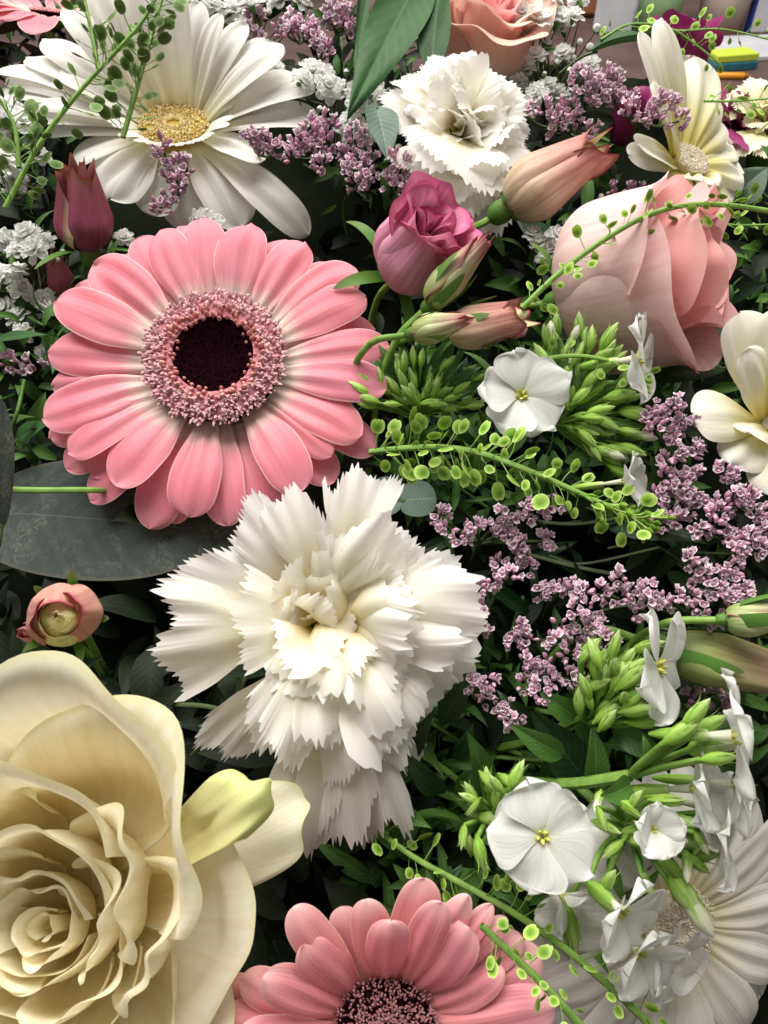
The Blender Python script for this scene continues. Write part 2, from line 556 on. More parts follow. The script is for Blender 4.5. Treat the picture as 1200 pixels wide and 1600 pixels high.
M['leaf_bright'] = leaf_mat('phlox leaf', lin('4F7A34'), lin('42692C'), lin('6A9448'), rough=.42, trans=.2)
M['euc'] = leaf_mat('eucalyptus leaf', lin('3C4440'), lin('303834'), lin('4A544E'), bloom=lin('7C8078'), bloom_amt=.3, rough=.7, spec=.15, rib_w=.012, trans=.05, edge=lin('504E46'))
M['euc_small'] = leaf_mat('small eucalyptus leaf', lin('5F7268'), lin('4C5E54'), lin('7C8C7E'), rough=.6, spec=.25, rib_w=.02, trans=.05)
M['fill'] = leaf_mat('undergrowth leaf', lin('1B2A16'), lin('0F180D'), lin('1E2E1A'), rough=.6, trans=.1, spec=.25)  # leaf green blackened: the deep shade of the gaps is in the colour
M['foam'] = plain_mat('dark moss', lin('141A10'), lin('0C100A'), scale=60, rough=.95, spec=.05)  # floral foam base, darkened to stand in for shade below the leaves
M['disc_dark'] = plain_mat('maroon disc', lin('1A070D'), lin('0E0407'), scale=900, rough=.9, spec=.0, bump=.8, bumpdist=.0006)
M['floret_out'] = petal_mat('pink disc floret', [(0.0, lin('C07C82')), (.4, lin('DC9EA4')), (1, lin('F0C8C8'))], vein_amt=.0, trans=.15, rough=.6, vary=.2)
M['floret_bud'] = petal_mat('salmon disc bud', [(0.0, lin('A45458')), (.45, lin('D07C7C')), (1, lin('EAB4A8'))], vein_amt=.0, trans=.1, rough=.5, vary=.15)
M['floret_brown'] = petal_mat('dull purple floret', [(0.0, lin('5E2C38')), (.5, lin('8E5560')), (1, lin('B98A88'))], vein_amt=.0, trans=.1, rough=.6, vary=.2)
M['floret_yellow'] = petal_mat('yellow disc floret', [(0.0, lin('D8B85A')), (.5, lin('EED68C')), (1, lin('F8ECC4'))], vein_amt=.0, trans=.15, rough=.6, vary=.12)
M['disc_yellow'] = plain_mat('yellow disc', lin('C6A850'), lin('A88A3A'), scale=900, rough=.7, spec=.1, bump=.8)
M['disc_cream'] = plain_mat('cream disc', lin('E2D8C0'), lin('CFC2A4'), scale=900, rough=.7, spec=.1, bump=.8)
M['floret_cream'] = petal_mat('cream disc floret', [(0.0, lin('DCCFB4')), (1, lin('F4ECDE'))], vein_amt=.0, trans=.15, rough=.6, vary=.12)
M['yellow_eye'] = plain_mat('yellow green throat', lin('D0CF6E'), lin('B2B54E'), scale=800, rough=.6)
M['disc_ring'] = plain_mat('pink disc ring', lin('C88890'), lin('A86A74'), scale=1200, rough=.7, spec=.1, bump=.9, bumpdist=.0006)
M['fill_bright'] = leaf_mat('green undergrowth leaf', lin('527A34'), lin('365626'), lin('648C42'), rough=.55, trans=.25, spec=.25)
M['floret_dark'] = plain_mat('dark maroon floret', lin('1A070C'), lin('0E0307'), scale=900, rough=.9, spec=.0)
M['carn_heart'] = petal_mat('creamy carnation heart petal', [(0.0, lin('DFC560')), (.45, lin('EEDC98')), (.72, lin('F6EED2')), (.92, lin('FAF7EE')), (1, lin('FAF8F4'))],
                      vein_col=(.93, .90, .80, 1), vein_amt=.3, trans=.46, rough=.6, veins=(1.2, 30), bump=.1, spec=.2)

# ------------------------------------------------------------------ flower builders
def gerbera_petal(L, W, keys, az, r0, z0, seed, cup=.16, ridge=.035, notch=.0, twist=0., base=.42, blunt=3.5, wav=.03, nu=26, nv=17, curlk=0.):
    r = np.random.default_rng(seed)
    u, v = uvgrid(nu, nv)
    pk = .58 + r.uniform(-.05, .06)
    wid = np.where(u < pk, base + (1 - base) * smooth(u / pk), 1.0)
    tt = np.clip((u - pk) / (1 - pk), 0, 1)
    wid = wid * np.clip(1 - tt ** (blunt * r.uniform(.8, 1.15)), 0, 1) ** .5
    wid = np.maximum(wid, .02)
    asym = r.uniform(-.06, .06)
    hw = W / 2 * wid
    y = hw * v + asym * W * u * u * .6 + W * .04 * np.sin(5 * u + r.uniform(0, 6)) * u
    x = u + notch * (abs(v) ** .7 - .6) * np.clip((u - .8) / .2, 0, 1) * (W / L)
    ridge = ridge * r.uniform(.35, 1.1)
    cup = cup * r.uniform(.5, 1.3)
    ph = r.uniform(-1.3, 1.3)
    env = np.sin(np.pi * np.clip(u, 0, 1) ** .8)
    h = -cup * hw * v ** 2 * np.clip(1.2 - .4 * u, .2, 2) + ridge * W * np.cos(2.5 * np.pi * v + ph) * env
    h = h + wav * W * (np.sin(3.1 * u + 2.2 * v + r.uniform(0, 6)) + .7 * np.sin(7 * u + 4 * v + r.uniform(0, 6))) * u
    h = h + twist * y * u
    if curlk:
        y, h = roll_across(y, h, curlk * smooth(u * 1.6))
    P = bend(x, y, h, keys, L, r0, z0, az)
    return MB().grid(P, uv=np.stack([u, (v + 1) / 2], -1))


def teardrop(mb, loc, zd, r, l, mi=0, nseg=7, bulge=.55):
    t = np.linspace(0, 1, 7)
    pr = np.stack([r * np.sin(np.pi * np.clip(t, 0, 1) ** bulge) ** .8 + 1e-6, l * t], 1)
    pr[0, 0] = r * .5
    lathe(mb, pr, nseg, mi, rot=rot_to(zd), loc=loc)


def gerbera_disc(parent, R0, r_dark, style, seed):
    """dark eye, ring of buds, then a fringe of small open florets"""
    r = np.random.default_rng(seed)
    mb = MB()
    t = np.linspace(0, 1, 16)
    prof = [(max(1e-5, R0 * .98 * x), R0 * (.18 - .13 * math.exp(-(x / .45) ** 2) - .5 * max(0, x - .75) ** 1.2)) for x in t]
    prof.append((R0 * .9, -R0 * .30))
    lathe(mb, prof, 48)
    dm, fo, fb = {'pink': ('disc_dark', 'floret_out', 'floret_bud'), 'brown': ('disc_dark', 'floret_brown', 'floret_brown'),
                  'yellow': ('disc_yellow', 'floret_yellow', 'floret_yellow'), 'cream': ('disc_cream', 'floret_cream', 'floret_cream')}[style]
    part('disc', mb, parent, M[dm])
    if style == 'pink':
        mb = MB()
        lathe(mb, [(R0 * x, R0 * (.18 - .13 * math.exp(-(x / .45) ** 2) - .5 * max(0, x - .75) ** 1.2) + R0 * .012) for x in np.linspace(r_dark * 1.02, 1.0, 8)], 48)
        part('disc_ring', mb, parent, M['disc_ring'])

    def zof(x):
        return R0 * (.18 - .13 * math.exp(-(x / .45) ** 2) - .5 * max(0, x - .75) ** 1.2)
    if style == 'pink':
        mb = MB()
        for i in range(260):
            q = r_dark * .92 * math.sqrt((i + .5) / 260)
            a = i * 2.39996 + r.normal(0, .12)
            q += r.normal(0, .012)
            teardrop(mb, (R0 * q * math.cos(a), R0 * q * math.sin(a), zof(q) - R0 * .03), (r.normal(0, .3), r.normal(0, .3), 1), R0 * r.uniform(.012, .022), R0 * (.04 + .05 * q), nseg=5)
        part('eye_florets', mb, parent, M['floret_dark'], kind='stuff')
    # bud ring: each bud a part of its own, three shared meshes
    variants = []
    for k in range(3):
        b = MB()
        teardrop(b, (0, 0, 0), (0, 0, 1), R0 * (.034 + .004 * k), R0 * (.115 + .02 * k), bulge=.75)
        variants.append(b.mesh('disc_bud', M[fb]))
    rows = [(r_dark * .95, 34), (r_dark * 1.05, 42), (r_dark * 1.16, 48)]
    for k, (rr, n) in enumerate(rows):
        for i in range(n):
            if r.random() < (.38, .08, .1)[k]:
                continue
            a = 2 * math.pi * (i + .5 * k + r.uniform(-.28, .28)) / n
            q = rr + r.normal(0, .022)
            o = part('disc_bud', variants[r.integers(3)], parent)
            lean = .12 + .16 * k + r.normal(0, .10)
            zd = (math.cos(a) * lean, math.sin(a) * lean, 1)
            o.matrix_basis = mat4(rot_to(zd, r.uniform(0, 6)) * (.75 + .14 * k + r.uniform(-.18, .14)), (R0 * q * math.cos(a), R0 * q * math.sin(a), zof(q) - R0 * .02))
    # the dense outer fringe: too small to pick apart
    mb = MB()
    nf = 1200
    for i in range(nf):
        a = r.uniform(0, 2 * math.pi)
        q = r.uniform(r_dark * 1.18, 1.03)
        lean = (q - .5) * 1.7 + r.normal(0, .3)
        zd = np.array((math.cos(a) * lean + r.normal(0, .3), math.sin(a) * lean + r.normal(0, .3), 1))
        p = np.array((R0 * q * math.cos(a), R0 * q * math.sin(a), zof(q) - R0 * .03))
        if r.random() < .6:
            teardrop(mb, p, zd, R0 * r.uniform(.017, .030), R0 * r.uniform(.07, .15), nseg=5, bulge=.8)
        else:
            # little curled strap floret
            uu, vv = np.meshgrid(np.linspace(0, 1, 6), np.linspace(-1, 1, 3), indexing='ij')
            G = bend(uu, vv * R0 * .022 * (1.1 - .5 * uu), uu * 0, [(0, 85), (.5, 60), (1, -40 - 60 * r.random())], R0 * r.uniform(.10, .18), 0, 0, a + r.normal(0, .9))
            mb.grid(G + p, uv=np.stack([uu, (vv + 1) / 2], -1))
    part('floret_fringe', mb, parent, M[fo], kind='stuff')


def gerbera(name, label, px, py, d, n, Rpx, disc_px, tips, matl, style, r_dark=.63, seed=0, back_drop=.16, group=None, keys_f=None, cup=.16, roll=0., stem=True, wscale=1., ridge=.035, notch=.03, zlift=0.):
    """tips: (dx, dy up, width, layer, elevation) in image pixels from the disc centre"""
    s = d / F_PX
    rot = frame(n, 0)
    t = thing(name, label, 'flower', at(px, py, d), rot, group)
    nn = np.array(n, float) / np.linalg.norm(n)
    ex = np.array((rot[:, 0] @ AX_R, rot[:, 1] @ AX_R, rot[:, 2] @ AX_R))
    ey = np.array((rot[:, 0] @ AX_U, rot[:, 1] @ AX_U, rot[:, 2] @ AX_U))
    A = np.array([[ex[0], ex[1]], [ey[0], ey[1]]])
    R0 = disc_px * s
    gerbera_disc(t, R0, r_dark, style, seed + 5)
    rg = np.random.default_rng(seed)
    for k, (dx, dy, W, layer, el) in enumerate(tips):
        # solve for the petal's real direction and length given the height its tip stands at
        l = math.hypot(dx, dy) * s
        z = l * math.tan(math.radians(el))
        q = np.linalg.solve(A, np.array((dx * s - ex[2] * z, dy * s - ey[2] * z)))
        ll = max(math.hypot(*q), R0 * 1.5)
        el = math.degrees(math.atan2(z, ll))
        az = math.atan2(q[1], q[0])
        r0 = R0 * .82
        L = math.hypot(ll - r0, z) * 1.075
        keys = keys_f(el, layer, rg) if keys_f else [(0, el + 24), (.35, el + 8), (.7, el - 6), (1, el - 22 - rg.uniform(0, 12))]
        mb = gerbera_petal(L, W * s * wscale, keys, az, r0, -R0 * (.20 - zlift + back_drop * layer + .03 * (k % 3)), seed * 100 + k, cup=cup, ridge=ridge,
                           notch=notch, twist=rg.uniform(-.12, .12))
        part('petal', mb, t, matl)
    # involucre and stalk behind the head
    mb = MB()
    lathe(mb, [(R0 * .95, -R0 * .34), (R0 * .9, -R0 * .6), (R0 * .5, -R0 * .95), (R0 * .16, -R0 * 1.1)], 20)
    part('calyx', mb, t, M['sepal'])
    if stem:
        mb = MB()
        down = rot.T @ np.array((0, 0, -1.))
        p0 = np.array((0, 0, -R0 * 1.0))
        tube(mb, bez([p0, p0 + np.array((0, 0, -.018)), p0 + np.array((0, 0, -.02)) + down * .03, p0 + np.array((0, 0, -.02)) + down * .07], 14), .0022, 8)
        part('stalk', mb, t, M['stem'])
    return t


def carnation_petal(L, fan, keys, az, r0, z0, seed, ruff=.09, teeth=11, depth=.10, claw=.16, nu=18, nv=120, folds=1., cup=0., lateral=0., open_=1.0):
    r = np.random.default_rng(seed)
    u, v = uvgrid(nu, nv, tip=False)
    u = 1 - (1 - u) ** 1.5
    # saw-toothed margin with teeth of uneven height
    edges = np.sort(np.concatenate([[-1, 1], np.linspace(-1, 1, teeth + 1)[1:-1] + r.uniform(-1.1, 1.1, teeth - 1) / teeth]))
    hgt = r.uniform(.2, 1.0, teeth)
    vv = v[0]
    idx = np.clip(np.searchsorted(edges, vv, side='right') - 1, 0, teeth - 1)
    f = (vv - edges[idx]) / (edges[idx + 1] - edges[idx] + 1e-9)
    pkp = np.array([r.uniform(.3, .7) for _ in range(teeth)])[idx]
    saw = np.where(f < pkp, f / pkp, (1 - f) / (1 - pkp)) * hgt[idx]
    lob = .06 * np.sin(2.6 * vv + r.uniform(0, 6)) + .035 * np.sin(6 * vv + r.uniform(0, 6))
    hgt = np.where(r.random(teeth) < .25, hgt * 1.7, hgt * .6)
    lob = lob + .03 * np.interp(vv, np.linspace(-1, 1, 8), r.normal(0, 1, 8))
    rim = 1 - .16 * vv ** 2 + lob + depth * (saw - .5)
    ur = u ** 1.0
    x = ur * (1 + (rim - depth * (saw - .5) - 1)[None, :] * smooth(ur * 1.1) ** 2) + (depth * (saw - .5))[None, :] * np.clip((ur - .72) / .28, 0, 1) ** 1.6
    ang = v * math.radians(fan) * (claw + (1 - claw) * smooth(ur * 1.25) * open_)
    y = L * x * np.sin(ang)
    xx = x * (1 + (np.cos(ang) - 1) * .65)
    k1, k2, p1, p2 = r.uniform(2.6, 4.6) * folds, r.uniform(6.5, 10) * folds, r.uniform(0, 6), r.uniform(0, 6)
    h = L * ruff * ur ** 1.6 * (np.sin(k1 * v + p1 + .9 * ur) + .34 * np.sin(k2 * v + p2 + 2.5 * ur)) + L * ruff * .22 * np.clip((ur - .7) / .3, 0, 1) * np.sin(15 * v + p2) 
    h = h + lateral * y
    if cup:
        y, h = roll_across(y, h, cup / L)
    P = bend(xx, y, h, keys, L, r0, z0, az)
    return MB().grid(P, uv=np.stack([u, (v + 1) / 2], -1))


def rose_petal(th0, dth, r0, L, keys, seed, z0=0., spiral=.0006, curl=0., wave=.0, wave_n=5, fall=.35, fallp=2.6, mucro=.03, pinch=0., nu=30, nv=45, squash=1., rimw=.0):
    """a petal that wraps part of a cup: th0/dth = centre and half width of the sector, keys = elevation along its length"""
    r = np.random.default_rng(seed)
    u = np.linspace(0, 1, nu) ** .8
    s = np.linspace(-1, 1, nv)
    hs = 1 - fall * abs(s) ** fallp + mucro * np.exp(-(s / .13) ** 2) + .045 * np.sin(3.1 * s + r.uniform(0, 6)) + .02 * np.sin(6.5 * s + r.uniform(0, 6)) + rimw * np.sin(9 * s + r.uniform(0, 6))
    kt, ka = zip(*keys)
    a = np.interp(u, kt, ka)
    a = np.convolve(np.pad(a, 1, mode='edge'), np.ones(3) / 3, 'valid')
    A = np.radians(a[:, None] - (curl * abs(s) ** 1.5)[None, :] * smooth((u - .62) / .38)[:, None]
                   + (wave * 600 * (np.sin(.7 * wave_n * s + r.uniform(0, 6)) + .5 * np.sin(1.7 * wave_n * s + r.uniform(0, 6))))[None, :] * 36 * smooth((u - .66) / .34)[:, None])
    du = np.diff(u, prepend=0)[:, None]
    l = L * hs[None, :]
    rho = np.cumsum(np.cos(A) * du, 0) * l
    z = np.cumsum(np.sin(A) * du, 0) * l
    ph = r.uniform(0, 6, 3)
    S = np.repeat(s[None, :], nu, 0)
    Uu = np.repeat(u[:, None], nv, 1)
    rr = r0 + rho + spiral * S + wave * Uu ** 3.6 * (np.sin(wave_n * S + ph[0]) + .5 * np.sin(2.3 * wave_n * S + ph[1]))
    zz = z0 + z + wave * .6 * Uu ** 3 * np.sin(1.3 * wave_n * S + ph[2])
    rr = rr - pinch * L * smooth((Uu - .4) / .6) * np.exp(-((abs(S) - .55) / .2) ** 2)
    rr = np.maximum(rr, .0004)
    th = th0 + dth * S * (.75 + .25 * smooth(Uu * 2))
    P = np.stack([rr * np.cos(th), rr * np.sin(th) * squash, zz], -1)
    return MB().grid(P, uv=np.stack([Uu, (S + 1) / 2], -1))


def sepals(parent, r, L, n, seed, keys=None, wid=.3, z0=0., matl=None, r0=None):
    g = np.random.default_rng(seed)
    for i in range(n):
        u, v = uvgrid(12, 7)
        hw = L * wid / 2 * np.clip((1 - u) ** .7 * (.5 + 1.2 * u), .01, 2)
        k = keys or [(0, 5), (.4, 10), (1, -20 - g.uniform(0, 40))]
        y, h = roll_across(hw * v, 0 * u, np.full_like(u, 1 / r * .8))
        P = bend(u, y, h, k, L * g.uniform(.85, 1.1), r0 if r0 is not None else r * .4, z0, 2 * math.pi * (i + g.uniform(-.15, .15)) / n)
        part('sepal', MB().grid(P, uv=np.stack([u, (v + 1) / 2], -1)), parent, matl or M['sepal'])


def hip_and_stem(t, r, rot, z0=0., length=.05, world_bend=True):
    mb = MB()
    lathe(mb, [(r * .25, z0 - r * .9), (r * .45, z0 - r * .7), (r * .55, z0 - r * .3), (r * .5, z0 + r * .1)], 14)
    part('hip', mb, t, M['sepal'])
    mb = MB()
    down = rot.T @ np.array((0, 0, -1.))
    p0 = np.array((0, 0, z0 - r * .8))
    pts = [p0, p0 + np.array((0, 0, -.012)), p0 + np.array((0, 0, -.02)) + down * .014, p0 + np.array((0, 0, -.026)) + down * length]
    tube(mb, bez(pts, 14), .0007 + r * .08, 8)
    part('stem', mb, t, M['stem'])


def leaf_mesh(L, W, keys, fold=.15, seed=0, base=.15, tip=1.0, wav=.02, nu=18, nv=11, shape='lance'):
    r = np.random.default_rng(seed)
    u, v = uvgrid(nu, nv)
    if shape == 'round':
        hw = W / 2 * np.sqrt(np.clip(1 - (2 * u - 1) ** 2, .0004, 1)) ** .85
    else:
        hw = W / 2 * np.clip(np.sin(np.pi * np.clip(u, .02, 1) ** .75), 0, 1) ** .9 * (1 - .25 * u) + W * .01
    y = hw * v
    h = fold * abs(y) + wav * L * np.sin(6 * u + 2 * v + r.uniform(0, 6)) * abs(v)
    P = bend(u, y, h, keys, L)
    return MB().grid(P, uv=np.stack([u, (v + 1) / 2], -1))


def aim(xdir, up):
    """rotation whose local x follows xdir and whose local z is as near up as possible"""
    x = np.asarray(xdir, float)
    x = x / np.linalg.norm(x)
    z = np.asarray(up, float) - x * np.dot(up, x)
    z /= np.linalg.norm(z)
    return np.stack([x, np.cross(z, x), z], 1)


TOCAM = -AX_F


# ---- pennycress: stem with flat oval pods on thin stalks
def make_pods(matl, thick=.12):
    out = []
    for k in range(5):
        r = np.random.default_rng(50 + k)
        mb = MB()
        ped = bez([(0, 0, 0), (.5, r.uniform(-.06, .06), .06), (1, r.uniform(-.05, .05), r.uniform(-.05, .15))], 8)
        tube(mb, ped, [.035, .028, .035], 5, mi=1)
        # pod disc, lens shaped, with a small notch at its end; built in the plane of its stalk
        e = ped[-1]
        nr, na = 7, 18
        an = np.linspace(0, 2 * np.pi, na, endpoint=False)
        rad = np.linspace(0.02, 1, nr)
        asp = r.uniform(.72, .92)
        tw = r.uniform(-.9, .9)
        for side in (1, -1):
            rr, aa = np.meshgrid(rad, an, indexing='ij')
            rim = 1 - .18 * np.exp(-((aa - 0) / .22) ** 2) - .18 * np.exp(-((aa - 2 * np.pi) / .22) ** 2)
            X = .42 * (1 + rr * rim * np.cos(aa))
            Y = .42 * asp * rr * np.sin(aa)
            Z = side * thick * .42 * (np.exp(-(rr / .55) ** 2) * 1.0 + .12 * (1 - rr)) + .10 * X * X
            P = np.stack([X, Y * math.cos(tw) - Z * math.sin(tw), Y * math.sin(tw) + Z * math.cos(tw)], -1) + e
            mb.grid(P, uv=np.stack([rr * .9, .5 + .5 * rr], -1), wrap=False)
            # close the seam
            mb.grid(P[:, [-1, 0]], uv=np.stack([rr[:, :2] * .9, .5 + .5 * rr[:, :2]], -1))
        out.append(mb.mesh('pod', [matl, M['stem']]))
    return out


PODS = make_pods(M['pod'], .2)
PODS_DARK = make_pods(M['pod_dark'])


def pennycress(label, pts, depth, n, size, seed, span=(0., 1.), thin=(.0009, .0005), dark=False, tipbuds=0, spread=1., group='pennycress stems', dd=None, out_cam=.35):
    r = np.random.default_rng(seed)
    dd = dd if dd is not None else [0] * len(pts)
    W = np.array([at(x, y, depth + e) for (x, y), e in zip(pts, dd)])
    o = W[0]
    t = thing('pennycress_stem', label, 'foliage', o, group=group)
    cur = bez(W - o, 60)
    part('stem', tube(MB(), cur, thin, 7), t, M['stem'])
    tang = np.gradient(cur, axis=0)
    s = depth / F_PX
    for i in range(n):
        f = span[0] + (span[1] - span[0]) * (i + r.uniform(.1, .9)) / n
        k = f * 59
        p = np.array([np.interp(k, np.arange(60), cur[:, c]) for c in range(3)])
        tg = tang[int(k)] / np.linalg.norm(tang[int(k)])
        side = np.cross(tg, TOCAM)
        side /= np.linalg.norm(side)
        a = r.uniform(0, 2 * math.pi)
        dr = (side * math.cos(a) * 1.0 + TOCAM * (math.sin(a) * .75 + out_cam * .5)) * spread + tg * r.uniform(.15, .75) + np.array((0, 0, r.uniform(-.3, .3)))
        upv = r.normal(0, 1, 3) * .55 + TOCAM
        sc = size * 1.12 * s * r.uniform(.65, 1.12) * (1 - .45 * max(0, f - .55))
        ob = part('pod', (PODS_DARK if dark else PODS)[r.integers(5)], t)
        ob.matrix_basis = mat4(aim(dr, upv) * sc, p)
    for i in range(tipbuds):
        f = 1 - .16 * r.random() ** 1.2
        p = cur[int(f * 59)]
        dr = tang[-1] / np.linalg.norm(tang[-1]) + r.normal(0, .38, 3)
        mb = MB()
        l = size * s * r.uniform(.5, 1.2)
        q = p + dr * l
        tube(mb, bez([p, p + dr * l * .6 + r.normal(0, .0003, 3), q], 6), .00022, 5)
        teardrop(mb, q, dr, size * s * .15, size * s * .42)
        part('tip_bud', mb, t, M['pod'])
    return t


# ---- statice: branched sprigs of papery little trumpets
def make_statice():
    out = []
    for k in range(4):
        r = np.random.default_rng(80 + k)
        mb = MB()
        lob, amp = 5, .08
        prof = [(.10, -.25), (.16, .0), (.24, .35), (.36, .7), (.52, .95), (.60, 1.02), (.50, .98), (.34, .75), (.2, .5)]
        ang = np.linspace(0, 2 * np.pi, 15, endpoint=False)
        pr = np.array(prof)
        ph = r.uniform(0, 6)
        up = np.clip((pr[:, 1] - .3) / .7, 0, 1)[:, None]
        rad = pr[:, 0][:, None] * (1 + up * amp * np.cos(lob * ang + ph) + up * .22 * np.sin(2 * ang + ph * 2) + up * .12 * np.sin(3 * ang + ph))
        P = np.stack([rad * np.cos(ang), rad * np.sin(ang), pr[:, 1][:, None] + up * .16 * np.cos(lob * ang + ph) + up * .14 * np.sin(2 * ang + ph * 3)], -1)
        uu = np.repeat(np.array([0, .1, .3, .55, .9, 1.0, .9, .5, .1])[:, None], 15, 1)
        mb.grid(P, uv=np.stack([uu, np.repeat(np.linspace(0, 1, 15)[None], 9, 0)], -1), wrap=True, mi=0)
        if k < 2:
            teardrop(mb, (0.04, .02, .45), (r.normal(0, .2), r.normal(0, .2), 1), .28, .75, mi=1, nseg=8)
        out.append(mb.mesh('floret', [M['calyx'], M['corolla']]))
    for k in range(2):
        mb = MB()
        teardrop(mb, (0, 0, -.1), (0, 0, 1), .34, 1.15 + .2 * k, mi=1, nseg=9, bulge=.75)
        lathe(mb, [(.1, -.25), (.26, .05), (.33, .4), (.30, .5)], 9, mi=0)
        out.append(mb.mesh('floret', [M['calyx'], M['corolla']]))
    return out


STATICE = make_statice()


def statice(label, nodes, depth, seed, per=8, rad=13, size=12.5, root=(40, 60), grp='statice sprigs', upb=.5, fringe=0):
    """nodes: image points the flower clusters sit at"""
    r = np.random.default_rng(seed)
    s = depth / F_PX
    W = [at(x, y, depth + r.uniform(-.003, .004)) for x, y in nodes]
    W = np.array(W)
    cen = W.mean(0)
    base = at(np.mean([p[0] for p in nodes]) + root[0], np.mean([p[1] for p in nodes]) + root[1], depth + .035)
    t = thing('statice_sprig', label, 'flower', base, group=grp)
    mb = MB()
    mid = (cen * .65 + base * .35)
    tube(mb, bez([base, base * .5 + mid * .5 + np.array((0, 0, .002)), mid], 10) - base, [.0009, .0007], 6)
    for p in W:
        q = mid * .45 + p * .55 - TOCAM * .004
        tube(mb, bez([mid, q, p], 8) - base, [.0006, .0004], 5)
    part('stem', mb, t, M['stem_dark'])
    for p in W:
        for i in range(per):
            off = r.normal(0, 1, 3)
            off /= np.linalg.norm(off)
            off = off + TOCAM * .35
            q = p + off * rad * s * r.uniform(.45, 1.05)
            dr = off + TOCAM * .55 + np.array((0, 0, upb)) + r.normal(0, .3, 3)
            k = r.choice(6, p=[.19, .19, .12, .10, .20, .20])
            ob = part('floret', STATICE[k], t)
            ob.matrix_basis = mat4(rot_to(dr, r.uniform(0, 6)) * size * s * r.uniform(.75, 1.15), q - base)
    return t


# ---- gypsophila
def make_gyp():
    out = []
    for k in range(3):
        r = np.random.default_rng(120 + k)
        mb = MB()
        for ring, (n, el, L) in enumerate([(6, 12, 1.0), (7, 38, .95), (6, 60, .85), (5, 78, .75)]):
            for i in range(n):
                u, v = uvgrid(7, 9)
                hw = .34 * L * np.clip(np.sin(np.pi * .5 * np.clip(u * 1.25 + .08, 0, 1)) * (1 - np.clip((u - .78) / .22, 0, 1) ** 3 * .75), .03, 1)
                x = u - .10 * np.cos(9 * v + r.uniform(0, 6)) * np.clip((u - .7) / .3, 0, 1)
                h = .07 * np.sin(7 * v + r.uniform(0, 6)) * u + .08 * v ** 2
                P = bend(x, hw * v, h, [(0, el + 15), (.5, el), (1, el - 35)], L * r.uniform(.85, 1.1), .05, .08 * ring, 2 * math.pi * (i + r.uniform(-.3, .3)) / n)
                mb.grid(P, uv=np.stack([u, (v + 1) / 2], -1))
        lathe(mb, [(.08, -.5), (.2, -.3), (.24, 0), (.2, .15)], 8, mi=1)
        out.append(mb.mesh('blossom', [M['gyp'], M['sepal']]))
    mb = MB()
    teardrop(mb, (0, 0, -.3), (0, 0, 1), .45, 1.0, nseg=10, bulge=.8)
    lathe(mb, [(.1, -.5), (.3, -.25), (.46, .1), (.44, .3)], 10, mi=1)
    bud = mb.mesh('bud', [M['gyp'], M['sepal']])
    return out, bud


GYP, GYPBUD = make_gyp()


def gypsophila(label, flowers, buds, depth, root, seed, size=18, grp='gypsophila sprigs'):
    """flowers, buds: (x, y, size factor) in image pixels; root: image point the wiry stems run to"""
    r = np.random.default_rng(seed)
    s = depth / F_PX
    base = at(root[0], root[1], depth + .04)
    t = thing('gypsophila_sprig', label, 'flower', base, group=grp)
    mb = MB()
    fork = at(root[0] * .6 + np.mean([f[0] for f in flowers]) * .4, root[1] * .6 + np.mean([f[1] for f in flowers]) * .4, depth + .018)
    tube(mb, bez([base, fork], 8) - base, .0006, 5)
    for lst, isb in ((flowers, 0), (buds, 1)):
        for (x, y, k) in lst:
            p = at(x, y, depth + r.uniform(-.006, .006))
            dr = TOCAM * .55 + np.array((0, 0, .7)) + r.normal(0, .5, 3)
            dr /= np.linalg.norm(dr)
            q = p - dr * size * s * k * .5
            tube(mb, bez([fork, fork * .4 + q * .6 + r.normal(0, .0015, 3) - dr * .004, q], 10) - base, [.0004, .00028], 5)
            if isb:
                ob = part('bud', GYPBUD, t)
                sc = size * s * k * .55
            else:
                ob = part('blossom', GYP[r.integers(3)], t)
                sc = size * s * k
            ob.matrix_basis = mat4(rot_to(dr, r.uniform(0, 6)) * sc, p - base)
    part('stem', mb, t, M['stem_brown'])
    return t


